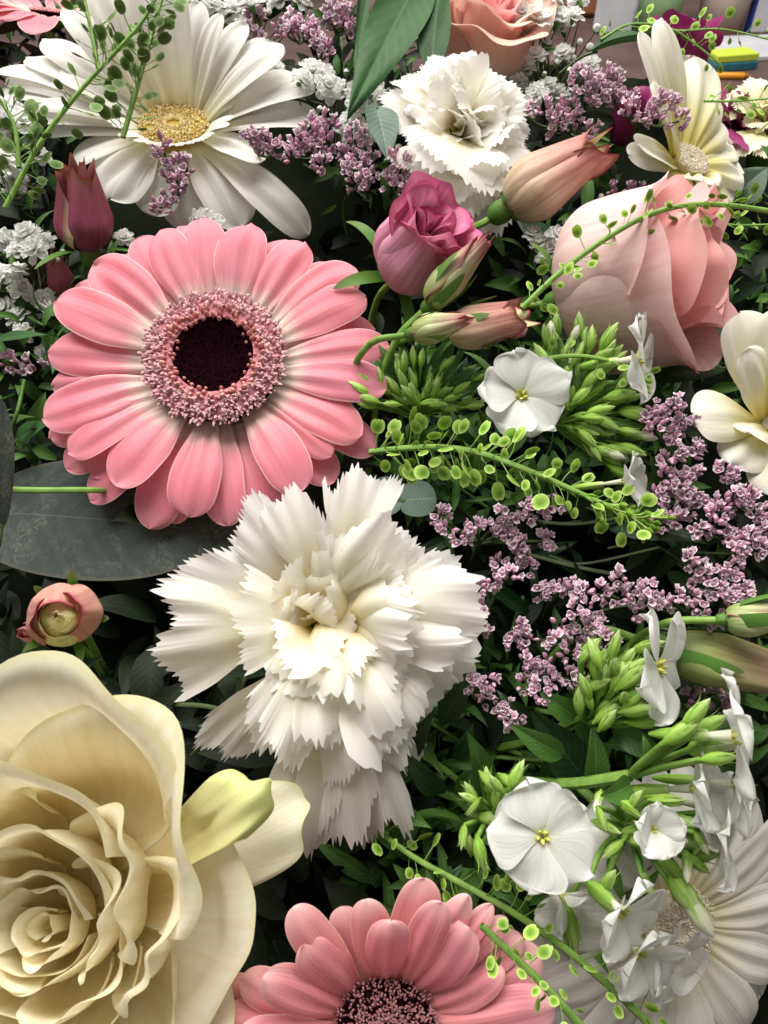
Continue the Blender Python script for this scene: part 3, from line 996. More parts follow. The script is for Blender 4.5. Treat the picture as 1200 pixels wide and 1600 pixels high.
# ---- phlox
def phlox_blossom(parent, base, px, py, d, n, Rpx, seed, roll=0., petals=5, el=8, tube_len=.011, droop=0., widen=1., skip=()):
    r = np.random.default_rng(seed)
    s = d / F_PX
    R0 = Rpx * s
    rot = frame(n, roll)
    b = bpy.data.objects.new('blossom', None)
    C.objects.link(b)
    b.parent = parent
    b.matrix_basis = mat4(rot, at(px, py, d) - base)
    for i in range(petals):
        if i in skip:
            continue
        u, v = uvgrid(20, 21)
        hw = R0 * .56 * widen * (.16 + .84 * smooth(u / .62)) * np.sqrt(np.clip(1 - np.clip((u - .5) / .5, 0, 1) ** 4.6, .0009, 1))
        x = u + (.05 * np.cos(3.2 * v + r.uniform(-.8, .8)) - .05 * abs(v) ** 3 + .03 * np.sin(7 * v + r.uniform(0, 6))) * u ** 4
        h = R0 * (.09 * np.sin(3 * v + r.uniform(0, 6)) * u ** 2 + .04 * np.sin(6.5 * v + 3 * u + r.uniform(0, 6)) * u ** 2)
        h = h + (hw * v) * .16
        e = el + r.uniform(-10, 10)
        P = bend(x, hw * v, h, [(0, e + 45), (.14, e + 12), (.5, e), (.85, e - 8 - droop * .4), (1, e - 14 - droop)], R0 * r.uniform(.93, 1.07), R0 * .07, -R0 * .06, 2 * math.pi * (i + r.uniform(-.08, .08)) / 5)
        part('petal', MB().grid(P, uv=np.stack([u, (v + 1) / 2], -1)), b, M['phlox'])
    mb = MB()
    lathe(mb, [(R0 * .045, -tube_len), (R0 * .06, -tube_len * .5), (R0 * .10, -R0 * .08)], 10)
    part('tube', mb, b, M['phlox_tip'])
    mb = MB()
    lathe(mb, [(R0 * .03, -tube_len * 1.6), (R0 * .09, -tube_len * 1.35), (R0 * .12, -tube_len), (R0 * .10, -tube_len * .6), (R0 * .085, -tube_len * .5)], 10, lobes=5, amp=.1)
    part('calyx', mb, b, M['phlox_bud'])
    mb = MB()
    for i in range(5):
        a = 2 * math.pi * i / 5 + .3
        teardrop(mb, (R0 * .06 * math.cos(a), R0 * .06 * math.sin(a), -R0 * .08), (.35 * math.cos(a), .35 * math.sin(a), 1), R0 * .05, R0 * .20)
    part('throat', mb, b, M['yellow_eye'])
    return b


def make_phlox_buds():
    out = []
    for k in range(5):
        mb = MB()
        white = k >= 3
        if white:
            lathe(mb, [(.14, .5), (.20, .75), (.21, 1.0), (.14, 1.25), (.02, 1.42)], 12, mi=1, lobes=5, amp=.05)
        z = 1.0 if not white else .85
        lathe(mb, [(.05, -.15), (.09, 0), (.17, .12 * z), (.23, .38 * z), (.235, .6 * z), (.17, .9 * z), (.08, 1.1 * z), (.012, 1.25 * z)][:6 if white else 8], 15, mi=0, lobes=5, amp=.09)
        for i in range(5):
            a = 2 * math.pi * (i + .2 * k) / 5
            u, v = uvgrid(7, 3)
            P = bend(u, v * .055 * (1 - u) + 1e-4 * v, 0 * u, [(0, 92), (.5, 88), (1, 60 - 14 * k)], .75, .235, .45 * z, a)
            mb.grid(P, uv=np.stack([u * .5 + .3, (v + 1) / 2], -1), mi=0)
        out.append(mb.mesh('bud', [M['phlox_bud'], M['phlox_tip']]))
    return out


PBUD = make_phlox_buds()


def phlox_buds(parent, base, root, lst, d, size, seed, stem_r=.0009):
    """lst: (x, y, dirx, diry, scale, kind); stalks gather at the image point root"""
    r = np.random.default_rng(seed)
    s = d / F_PX
    rt = at(root[0], root[1], d + .012)
    mb = MB()
    for (x, y, dx, dy, k, kind) in lst:
        p = at(x, y, d + r.uniform(-.004, .004))
        dr = wdir((dx, dy, r.uniform(-.1, .45)))
        sc = size * s * k
        q = p - dr * sc * .5
        tube(mb, bez([rt, rt * .5 + q * .5 - dr * sc * .25, q], 8) - base, [stem_r, stem_r * .75], 6)
        ob = part('bud', PBUD[kind], parent)
        ob.matrix_basis = mat4(rot_to(dr, r.uniform(0, 6)) * sc, q - base)
    part('stalks', mb, parent, M['stem'])


def phlox_leaf(parent, base, x, y, d, dx, dy, dz, Lpx, Wpx, seed, matl='leaf_bright', up=None):
    s = d / F_PX
    r = np.random.default_rng(seed)
    mb = leaf_mesh(Lpx * s, Wpx * s, [(0, 15), (.5, 0), (1, -30 - 30 * r.random())], seed=seed, fold=.3)
    o = part('leaf', mb, parent, M[matl])
    o.matrix_basis = mat4(aim(wdir((dx, dy, dz)), TOCAM if up is None else up), at(x, y, d) - base)
    return o

# ------------------------------------------------------------------ the setting
mb = MB()
gx, gy = np.meshgrid(np.linspace(-2.5, 2.5, 3), np.linspace(-1.0, 4.0, 3), indexing='ij')
mb.grid(np.stack([gx, gy, 0 * gx], -1))
M['table'] = plain_mat('worn brown table top', lin('6A5450'), lin('4E3C3A'), scale=9, rough=.5, spec=.3, bumpdist=.002)
structure(part('table_top', mb, None, M['table']))

# foam mound the stems are pushed into; its near-black colour paints deep shade
prof = np.array([at(600, y, D(y) + .060)[1:] for y in (1900, 1700, 1500, 1300, 1100, 900, 700, 500, 350, 240, 120)])
prof = np.vstack([(prof[0][0] - .05, .0), (prof[0][0] - .03, prof[0][1] - .03), prof, (prof[-1][0] + .04, prof[-1][1] - .015), (prof[-1][0] + .07, prof[-1][1] - .07), (prof[-1][0] + .08, 0)])
pc = bez(prof, 46)
xs = np.linspace(-.26, .26, 44)
PX, PI_ = np.meshgrid(xs, np.arange(46), indexing='ij')
edge = np.sqrt(np.clip(1 - (abs(xs) / .262) ** 4, 0, 1))
Z = np.clip(pc[:, 1], 0.0006, 1)[None, :] * edge[:, None] + RNG.normal(0, .0022, (44, 46))
Z = np.maximum(Z, .0006)
mb = MB().grid(np.stack([PX, np.repeat(pc[:, 0][None], 44, 0), Z], -1))
o = part('moss_mound', mb, None, M['foam'])
o['kind'] = 'structure'

# undergrowth: leaves nobody could count, deep between the flowers
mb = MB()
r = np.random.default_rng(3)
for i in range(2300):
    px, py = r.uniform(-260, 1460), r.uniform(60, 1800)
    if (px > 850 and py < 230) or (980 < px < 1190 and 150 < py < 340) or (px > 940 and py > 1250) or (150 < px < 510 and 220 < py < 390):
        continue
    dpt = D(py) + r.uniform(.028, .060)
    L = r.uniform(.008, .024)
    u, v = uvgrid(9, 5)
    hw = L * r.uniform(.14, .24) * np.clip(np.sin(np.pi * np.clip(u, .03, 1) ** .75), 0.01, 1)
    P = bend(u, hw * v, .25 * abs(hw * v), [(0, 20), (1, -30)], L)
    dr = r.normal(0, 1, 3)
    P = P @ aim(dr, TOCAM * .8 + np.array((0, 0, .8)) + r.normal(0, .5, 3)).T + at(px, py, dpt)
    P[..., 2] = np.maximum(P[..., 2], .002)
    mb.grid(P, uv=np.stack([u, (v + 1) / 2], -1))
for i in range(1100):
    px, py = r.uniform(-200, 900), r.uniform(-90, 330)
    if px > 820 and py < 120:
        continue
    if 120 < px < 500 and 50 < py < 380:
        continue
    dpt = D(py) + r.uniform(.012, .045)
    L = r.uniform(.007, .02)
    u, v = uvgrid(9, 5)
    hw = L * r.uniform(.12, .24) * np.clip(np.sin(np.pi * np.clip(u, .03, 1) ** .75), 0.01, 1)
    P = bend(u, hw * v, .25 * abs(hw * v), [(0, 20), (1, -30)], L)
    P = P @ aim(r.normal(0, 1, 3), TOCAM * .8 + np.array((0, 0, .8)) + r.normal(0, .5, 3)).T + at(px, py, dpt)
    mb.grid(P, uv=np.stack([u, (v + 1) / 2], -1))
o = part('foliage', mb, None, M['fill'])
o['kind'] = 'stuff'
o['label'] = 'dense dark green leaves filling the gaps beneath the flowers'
o['category'] = 'foliage'

def undergrowth(label, n, box, near_, far_, lmin, lmax, matl, seed):
    r = np.random.default_rng(seed)
    mb = MB()
    for i in range(n):
        px, py = r.uniform(box[0], box[2]), r.uniform(box[1], box[3])
        if (px > 950 and py > 1250) or (120 < px < 520 and 50 < py < 390) or (980 < px < 1190 and 150 < py < 330) or (560 < px < 640 and 380 < py < 700):
            continue
        dpt = D(py) + r.uniform(near_, far_)
        L = r.uniform(lmin, lmax)
        u, v = uvgrid(9, 5)
        hw = L * r.uniform(.07, .17) * np.clip(np.sin(np.pi * np.clip(u, .03, 1) ** .75), 0.01, 1)
        P = bend(u, hw * v, .3 * abs(hw * v), [(0, 30), (1, -20 - 50 * r.random())], L)
        P = P @ aim(r.normal(0, 1, 3) + np.array((0, 0, .5)), TOCAM * .8 + np.array((0, 0, .6)) + r.normal(0, .5, 3)).T + at(px, py, dpt)
        mb.grid(P, uv=np.stack([u, (v + 1) / 2], -1))
        if i % 4 == 0:
            q = at(px, py, dpt)
            e = q + r.normal(0, .009, 3) - TOCAM * .016
            tube(mb, bez([q, (q + e) / 2 + r.normal(0, .002, 3), e], 7), r.uniform(.0003, .0007), 5)
    o = part('foliage', mb, None, M[matl])
    o['kind'] = 'stuff'
    o['label'] = label
    o['category'] = 'foliage'


undergrowth('mid green leaves and stems under the phlox on the lower right', 560, (580, 1040, 1180, 1560), .026, .050, .008, .022, 'fill_bright', 171)
undergrowth('mid green leaves around the upper phlox buds right of the pink gerbera', 330, (570, 520, 1060, 800), .020, .044, .008, .020, 'fill_bright', 172)
undergrowth('green leaflets between the flowers along the top', 420, (-80, 0, 880, 330), .010, .040, .006, .016, 'fill_bright', 173)
undergrowth('green leaflets behind the gypsophila on the left edge', 160, (-80, 330, 190, 720), .010, .040, .006, .016, 'fill_bright', 174)
undergrowth('green leaflets around the upper right flowers', 260, (780, 260, 1250, 640), .016, .045, .006, .018, 'fill_bright', 175)

# ------------------------------------------------------------------ big pink gerbera
tips = [(-280, 410, 128, 1), (-190, 415, 120, 0), (-65, 458, 118, 0), (-150, 452, 120, 1.2), (85, 440, 140, 0), (40, 420, 90, 1), (190, 405, 110, .8), (250, 372, 120, 0),
        (410, 285, 128, 0), (435, 200, 122, 0), (465, 118, 120, 1), (505, 42, 112, 0), (515, -50, 110, 1), (495, -92, 116, 0),
        (425, -225, 130, 0), (472, -258, 120, 1.2), (345, -280, 84, .3), (350, -350, 120, 1), (272, -380, 128, 0), (215, -432, 110, 1.2), (150, -482, 110, 1),
        (42, -485, 112, .7), (-50, -458, 132, 0), (-180, -485, 130, 1.2), (-260, -368, 138, 0), (-350, -410, 120, 1.2), (-345, -340, 110, .5),
        (-405, -275, 120, .3), (-425, -320, 110, 1.2), (-480, -180, 140, 0), (-478, -228, 120, 1), (-515, 30, 130, .8), (-490, 180, 140, 0), (-450, 250, 120, 1.2), (-385, 310, 138, .2),
        (-330, 370, 110, 1.1), (320, -330, 100, 1.4), (-120, -470, 100, 1.5), (340, 330, 110, 1.4), (-500, -60, 120, 1.6)]
tips = [(a / 1.935 * 1.005, (b / 1.935 + 6) * 1.005, c / 1.935 * (1.10 + .12 * ((a * 7 + b * 3) % 10) / 10), l, 6 if l < .5 else 1) for a, b, c, l in tips]
gerbera('gerbera_flower', 'large pink gerbera with dark maroon eye, fully open above the white carnation', 336, 560, .222, (.0, .24, .97), 265, 106, tips,
        M['pink'], 'pink', r_dark=.58, seed=11)

# ------------------------------------------------------------------ coral pink gerbera at the bottom edge
tips = [(-118, 212, 66, .6, 34), (-205, 108, 64, 1, 22), (-150, 130, 70, 0, 36), (-238, 62, 62, 1, 16), (-195, 52, 72, 0, 30), (-95, 158, 74, 0, 38), (-22, 205, 66, .8, 36),
        (5, 168, 70, 0, 42), (52, 238, 74, 1, 32), (70, 208, 62, .3, 36), (112, 220, 50, 1, 32), (108, 172, 84, 0, 34), (150, 205, 40, 1.2, 28), (172, 188, 44, 1.3, 26),
        (238, 118, 84, .6, 12), (252, 50, 96, .2, 10), (-235, 0, 64, .4, 22), (-165, 10, 70, 0, 34), (-225, -60, 64, .4, 22), (245, -20, 100, .4, 10), (170, 110, 70, .3, 22),
        (-170, -130, 70, .4, 22), (-90, -200, 70, .4, 22), (0, -220, 70, .4, 18), (90, -210, 70, .4, 18), (180, -150, 80, .4, 14), (-245, 95, 54, 1.3, 14), (-60, 190, 56, 1.2, 30), (205, 150, 60, 1.2, 18)]
gerbera('gerbera_flower', 'coral pink gerbera cut off by the bottom edge, petals cupped upwards', 603, 1618, .160, (.03, .40, .91), 240, 80, tips,
        M['pink2'], 'brown', r_dark=.25, seed=23, keys_f=lambda el, l, g: [(0, el + 16), (.4, el + 8), (.8, el - 6), (1, el - 26)], cup=.32, wscale=.98)

# ------------------------------------------------------------------ white gerbera, top left
tips = [(-222, 104, 60, 1, 12), (-262, 84, 50, .8, 8), (-252, 66, 52, .4, 6), (-274, 44, 50, .8, 2), (-238, 6, 66, .3, -2), (-200, 30, 70, 0, 6),
        (-90, 190, 84, 1, 40), (-30, 172, 80, .6, 44), (10, 168, 76, .3, 46), (40, 160, 60, 1, 40), (68, 140, 40, .5, 40), (132, 124, 64, 1, 32), (160, 106, 86, 0, 28),
        (212, 58, 84, .2, 14), (216, 12, 80, .4, 6), (138, -62, 72, 0, -6), (186, -158, 92, .6, -24), (96, -150, 96, .2, -26), (-76, -122, 110, .2, -24), (-118, -100, 96, .8, -24),
        (-190, -10, 56, .9, -4), (-228, 30, 48, 1.3, 2), (-160, 70, 56, .5, 20), (-60, 150, 60, .2, 40), (180, 84, 60, 1.2, 20), (190, 30, 60, 1.2, 8), (-20, -140, 80, .8, -24), (-150, -60, 60, 1, -14), (-130, 150, 70, .8, 34), (-190, 130, 60, 1.2, 20), (100, 150, 60, 1.4, 34), (20, -150, 80, 1, -30)]
wg = gerbera('gerbera_flower', 'white gerbera with yellow eye behind pennycress, above the pink gerbera', 272, 197, .285, (.05, .53, .85), 240, 52, tips,
             M['white_g'], 'yellow', r_dark=.22, seed=37, keys_f=lambda el, l, g: [(0, el + 20), (.4, el + 10), (.75, el - 6), (1, el - 26)], cup=.1, ridge=.05, wscale=.9, zlift=.16)
# short inner ray petals round the eye
for i in range(34):
    a = 2 * math.pi * (i + RNG.uniform(-.3, .3)) / 34
    part('inner_petal', gerbera_petal(.009 + .007 * RNG.random() + .004 * max(0, math.sin(a)), .0042, [(0, 48), (.6, 32), (1, 10)], a, .0115, -.0005, 900 + i, base=.6, nu=10, nv=7), wg, M['white_g'])

# ------------------------------------------------------------------ pink gerbera far back, top left corner
tips = [(-120, 40, 50, .5, 10), (-130, 10, 46, .2, 8), (-125, -25, 46, .4, 4), (-95, -50, 50, .2, -6), (-30, -62, 52, .2, -14), (20, -84, 56, .2, -18), (70, -50, 46, .4, -10), (110, -20, 46, .4, -4),
        (120, 20, 46, .4, 6), (90, 60, 46, .4, 20), (0, 80, 46, .4, 26), (-70, 70, 46, .4, 20), (-60, -40, 46, .8, -4), (-115, 60, 46, .6, 14)]
gerbera('gerbera_flower', 'pale pink gerbera seen from its side in the top left corner', 75, 20, .335, (.1, .86, .48), 130, 26, tips, M['pink'], 'pink', seed=41, cup=.1)
tips = [(-90, 30, 46, .4, 8), (-60, 50, 46, .4, 16), (0, 60, 46, .4, 20), (60, 50, 46, .4, 14), (95, 10, 46, .4, 4), (70, -24, 46, .4, -4), (20, -36, 46, .2, -8), (-40, -36, 46, .2, -8), (-95, -10, 46, .4, 0)]
gerbera('gerbera_flower', 'pink gerbera half hidden behind the white gerbera at the top edge', 400, -8, .375, (0., .86, .5), 110, 24, tips, M['pink'], 'pink', seed=43, cup=.1)

# ------------------------------------------------------------------ white gerbera, top right, seen from its side
tips = [(10, 162, 84, .2, 22), (-60, 180, 64, 1, 30), (-95, 150, 60, 1.2, 30), (40, 130, 74, .4, 16), (62, 90, 66, .3, 8), (70, 50, 66, .5, 2), (98, 0, 74, .2, -8), (-50, 30, 60, 0, 50),
        (-100, -10, 66, .2, 20), (-108, -18, 56, .8, 8), (-30, -62, 60, .4, -14), (40, -40, 70, 0, 10), (80, -40, 70, .4, -16), (10, -40, 54, 0, 30), (60, -80, 66, .8, -20), (-70, 90, 56, .8, 34), (90, 60, 60, 1.2, 0)]
gerbera('gerbera_flower', 'white gerbera turned sideways near the desk, beside purple statice', 1080, 250, .292, (.30, .40, .86), 150, 30, tips,
        M['cream_g'], 'cream', r_dark=.2, seed=53, keys_f=lambda el, l, g: [(0, el + 18), (.4, el + 8), (.75, el - 4), (1, el - 18)], cup=.12, ridge=.06, wscale=1.05)

# ------------------------------------------------------------------ cream gerbera on the right edge
tips = [(-130, 20, 96, .3, 30), (-70, 90, 66, 0, 48), (-30, 150, 86, .5, 44), (-60, 160, 80, 1.2, 34), (0, 110, 60, 0, 55), (10, 190, 70, 1, 36), (60, 150, 80, .6, 40), (-60, -10, 74, 0, 44), (-80, -60, 80, .6, 16),
        (-20, -110, 80, .4, 4), (50, -110, 80, .4, 4), (110, -40, 80, .4, 10), (110, 60, 80, .4, 26), (20, -50, 70, 0, 30)]
gerbera('gerbera_flower', 'cream gerbera with yellow petal bases on the right edge below the pink rose', 1206, 660, .212, (-.30, .45, .84), 150, 15, tips,
        M['cream_g'], 'cream', r_dark=.2, seed=59, keys_f=lambda el, l, g: [(0, el + 14), (.4, el + 10), (.8, el - 8), (1, el - 34)], cup=.3, ridge=.05)

# ------------------------------------------------------------------ big shaded white gerbera, bottom right corner
tips = []
for i in range(26):
    a = 2 * math.pi * i / 26
    tips.append((235 * math.cos(a), 235 * math.sin(a), 80, (i % 2) * .8, -4))
gerbera('gerbera_flower', 'shaded white gerbera low in the bottom right corner beneath the phlox', 1062, 1452, .184, (.36, .06, .93), 240, 62, tips,
        M['white_g'], 'cream', r_dark=.2, seed=61, cup=.08)


# ------------------------------------------------------------------ carnations
def carnation(name, label, px, py, d, n, Rpx, outer, layers, matl, seed, inner=()):
    s = d / F_PX
    rot = frame(n, 0)
    t = thing(name, label, 'flower', at(px, py, d) - rot[:, 2] * Rpx * s * .28, rot)
    ex = np.array([rot[:, i] @ AX_R for i in range(3)])
    ey = np.array([rot[:, i] @ AX_U for i in range(3)])
    A = np.array([[ex[0], ex[1]], [ey[0], ey[1]]])
    g = np.random.default_rng(seed)
    R0 = Rpx * s
    k = 0
    for (dx, dy, fan, el, z0) in outer:
        z = 0
        for _ in range(4):
            q = np.linalg.solve(A, np.array((dx * s - ex[2] * z, dy * s - ey[2] * z)))
            ll = math.hypot(*q)
            z = ll * math.tan(math.radians(el))
        L = math.hypot(ll, z) * 1.06
        mbp = carnation_petal(L, fan, [(0, el + 42), (.3, el + 18), (.65, el - 6), (1, el - 22 - g.uniform(0, 14))], math.atan2(q[1], q[0]), .0015, R0 * z0, seed * 77 + k, ruff=g.uniform(.03, .06), teeth=g.integers(18, 27), depth=.085, folds=.8, lateral=g.uniform(-.2, .2))
        part('petal', mbp, t, matl)
        k += 1
    for (cnt, f, el, fan, ruff, a0, dr) in layers:
        for i in range(cnt):
            a = a0 + 2 * math.pi * (i + g.uniform(-.33, .33)) / cnt
            e = el + g.uniform(-13, 13)
            L = R0 * f * g.uniform(.88, 1.1)
            keys = [(0, min(92, e + 26)), (.35, e + 12), (.7, e - 4), (1, e - 38 - g.uniform(0, 25))]
            mbp = carnation_petal(L, fan * g.uniform(.85, 1.15), keys, a, R0 * dr, 0, seed * 77 + k, ruff=ruff * g.uniform(.8, 1.25), teeth=g.integers(18, 27), depth=.085, lateral=g.uniform(-.5, .5))
            part('petal', mbp, t, matl)
            k += 1
    for (az, lp, el, fan, ruff, ox, oy) in inner:
        e = el + g.uniform(-5, 5)
        keys = [(0, min(95, e + 34)), (.35, e + 14), (.7, e - 6), (1, e - 46 - g.uniform(0, 30))]
        mbp = carnation_petal(lp * s * 1.12, fan, keys, math.radians(az), .0012, 0, seed * 91 + k, ruff=ruff * .9, teeth=g.integers(18, 27), depth=.085, lateral=g.uniform(-.35, .35))
        mbp.v[0] = mbp.v[0] + np.array((ox * s, oy * s, 0))
        part('petal', mbp, t, M['carn_heart'] if el > 54 else matl)
        k += 1
    mb = MB()
    lathe(mb, [(.0035, -.024), (.0055, -.02), (.0065, -.01), (.0062, .0), (.007, .004)], 14, lobes=5, amp=.06)
    part('calyx', mb, t, M['sepal'])
    mb = MB()
    down = rot.T @ np.array((0, 0, -1.))
    p0 = np.array((0, 0, -.023))
    tube(mb, bez([p0, p0 + np.array((0, 0, -.012)), p0 + np.array((0, 0, -.016)) + down * .05], 12), .0018, 8)
    part('stem', mb, t, M['stem'])
    return t


outer = [(-268, -22, 22, 8, -.02), (-228, 82, 21, 10, -.03), (-150, 10, 30, 26, .05), (-128, 175, 19, 12, .0), (-62, 195, 17, 20, .05), (52, 245, 17, -2, -.10), (100, 130, 36, 26, .08), (150, 95, 30, 12, 0),
         (215, 20, 30, 8, 0), (218, -45, 28, 8, -.02), (170, -165, 28, 4, -.05), (60, -335, 14, 2, -.06), (12, -345, 14, 4, -.05), (-42, -325, 14, 4, -.05), (98, -285, 13, 0, -.07), (20, -240, 20, 12, .02), (72, -225, 20, 12, .0),
         (-180, -215, 13, -6, -.12), (-95, -185, 20, 16, .05), (-30, -190, 24, 22, .08), (90, -170, 26, 20, .05)]
inner = [(200, 120, 62, 60, .20, -34, -4), (255, 135, 56, 54, .18, -34, -10), (315, 120, 64, 54, .2, -30, -4), (150, 105, 70, 60, .22, -34, 2), (95, 112, 64, 56, .2, -30, 6), (30, 90, 74, 60, .24, -28, 0), (230, 80, 80, 60, .25, -36, -4),
         (2, 205, 24, 40, .13, 10, 0), (22, 190, 34, 42, .14, 8, 0), (-20, 205, 28, 40, .13, 8, 0), (-42, 205, 24, 40, .12, 6, 0), (44, 165, 44, 42, .15, 6, 6), (-8, 160, 48, 46, .17, 14, 0), (16, 135, 58, 48, .18, 16, 2), (-30, 150, 52, 46, .17, 10, -4), (-62, 180, 38, 42, .14, 4, -6), (62, 150, 48, 44, .16, 4, 8),
         (78, 150, 50, 42, .15, 0, 8), (-90, 160, 44, 44, .15, -4, -8), (-75, 195, 24, 36, .11, 0, -8), (0, 110, 70, 50, .2, 30, 0), (40, 110, 70, 50, .2, 34, 10), (-45, 115, 66, 50, .2, 30, -12), (180, 110, 66, 50, .2, 40, 0), (120, 110, 66, 50, .2, 36, 10)]
layers = []
carnation('carnation_flower', 'large white carnation with jagged petals and creamy heart in the middle', 520, 968, .186, (.08, .10, .98), 235, outer, layers, M['carn'], 5, inner=inner)

outer = [(-30, 135, 32, 20, 0), (-100, 90, 32, 16, 0), (-118, 20, 30, 10, 0), (60, 120, 30, 20, 0), (110, 40, 32, 10, 0), (112, -30, 30, 4, 0), (-20, -160, 24, -2, -.02), (25, -170, 24, -4, -.04), (-62, -120, 30, 2, 0), (70, -110, 30, 0, 0), (0, -120, 40, 12, .04), (-30, -100, 40, 16, .06), (40, -100, 40, 14, .05)]
layers = [(7, 1.0, 30, 44, .12, .2, .04), (6, .98, 52, 48, .15, .5, .04), (5, .95, 68, 50, .18, .1, .035), (3, .9, 80, 54, .2, .4, .03)]
carnation('carnation_flower', 'white carnation at the top between green ruscus leaves and the beige rose bud', 722, 200, .272, (.22, .48, .85), 115, outer, layers, M['carn'], 9)

outer = [(-70, 40, 32, 10, 0), (-60, -60, 32, 0, 0), (0, 80, 32, 20, 0), (40, 60, 32, 20, 0), (60, -20, 32, 0, 0), (0, -80, 32, -5, 0)]
layers = [(7, .9, 34, 36, .12, .2, .04), (7, .85, 62, 34, .13, .1, .03), (4, .8, 82, 30, .13, .4, .02)]
carnation('carnation_flower', 'cream carnation cut off by the right edge below the yellow pencil', 1205, 180, .315, (-.2, .5, .8), 70, outer, layers, M['cream_carn'], 13)
carnation('carnation_flower', 'dark magenta carnation behind the sideways white gerbera', 1150, 190, .325, (.1, .6, .7), 62, outer[:4], layers, M['mag_carn'], 17)


# ------------------------------------------------------------------ roses
def cupkeys(rb, R, H, lean=0., curl=60, cl=.25, hb=.5):
    """path of a rose petal from its base: bowl, wall, rolled rim -> (keys by arc length, total length)"""
    ph = np.linspace(0, np.pi / 2, 24)
    rr = rb + (R - rb) * np.sin(ph)
    zz = H * hb * (1 - np.cos(ph))
    n2 = 16
    t2 = np.linspace(0, 1, n2)[1:]
    rr = np.concatenate([rr, R + lean * t2])
    zz = np.concatenate([zz, H * hb + H * (1 - hb) * t2])
    dr, dz = np.diff(rr), np.diff(zz)
    seg = np.hypot(dr, dz)
    ang = np.degrees(np.arctan2(dz, dr))
    Lc = cl * H
    n3 = 12
    a0 = ang[-1]
    ang = np.concatenate([ang, a0 - curl * np.linspace(0, 1, n3)])
    seg = np.concatenate([seg, np.full(n3, Lc / n3)])
    tot = seg.sum()
    mid = np.cumsum(seg) - seg / 2
    return list(zip(mid / tot, ang)), tot


def rose(name, label, px, py, d, n, petals, seed, matl, scale=1., cat='rose', roll=0., sepal_n=5, stem=True, hip=.006, sep_len=.02, sep_keys=None, clk=1.):
    """petals: dicts in millimetres"""
    rot = frame(n, roll)
    t = thing(name, label, cat, at(px, py, d), rot)
    for k, p in enumerate(petals):
        mm = .001 * scale
        keys, L = cupkeys(p.get('rb', 2) * mm, p['R'] * mm, p['H'] * mm, p.get('lean', 0) * mm, p.get('curl', 50), p.get('cl', .25) * clk, p.get('hb', .5))
        mbp = rose_petal(math.radians(p['th']), math.radians(p['dth']), p.get('rb', 2) * mm, L, keys, seed * 31 + k, z0=p.get('z0', 0) * mm, spiral=p.get('sp', .6) * mm,
                         curl=p.get('side', 20), wave=p.get('wave', .4) * mm, wave_n=p.get('wn', 5), fall=p.get('fall', .3), fallp=p.get('fp', 2.6), mucro=p.get('mucro', .03), pinch=p.get('pinch', 0.), rimw=p.get('rimw', 0.))
        part('petal', mbp, t, M[p['m']] if 'm' in p else matl)
    if hip:
        hip_and_stem(t, hip, rot, z0=0)
    if sepal_n:
        sepals(t, hip * 1.6, sep_len, sepal_n, seed, keys=sep_keys)
    return t


def spiral_petals(n, R0, R1, H0, H1, dth0, dth1, curl0, curl1, seed, th0=0., step=137.5, **kw):
    g = np.random.default_rng(seed)
    out = []
    for k in range(n):
        f = k / max(1, n - 1)
        p = dict(th=th0 + k * step + g.uniform(-12, 12), dth=dth0 + (dth1 - dth0) * f, R=R0 + (R1 - R0) * f, H=(H0 + (H1 - H0) * f) * g.uniform(.95, 1.05),
                 curl=(curl0 + (curl1 - curl0) * f) * g.uniform(.8, 1.2))
        p.update(kw)
        out.append(p)
    return out


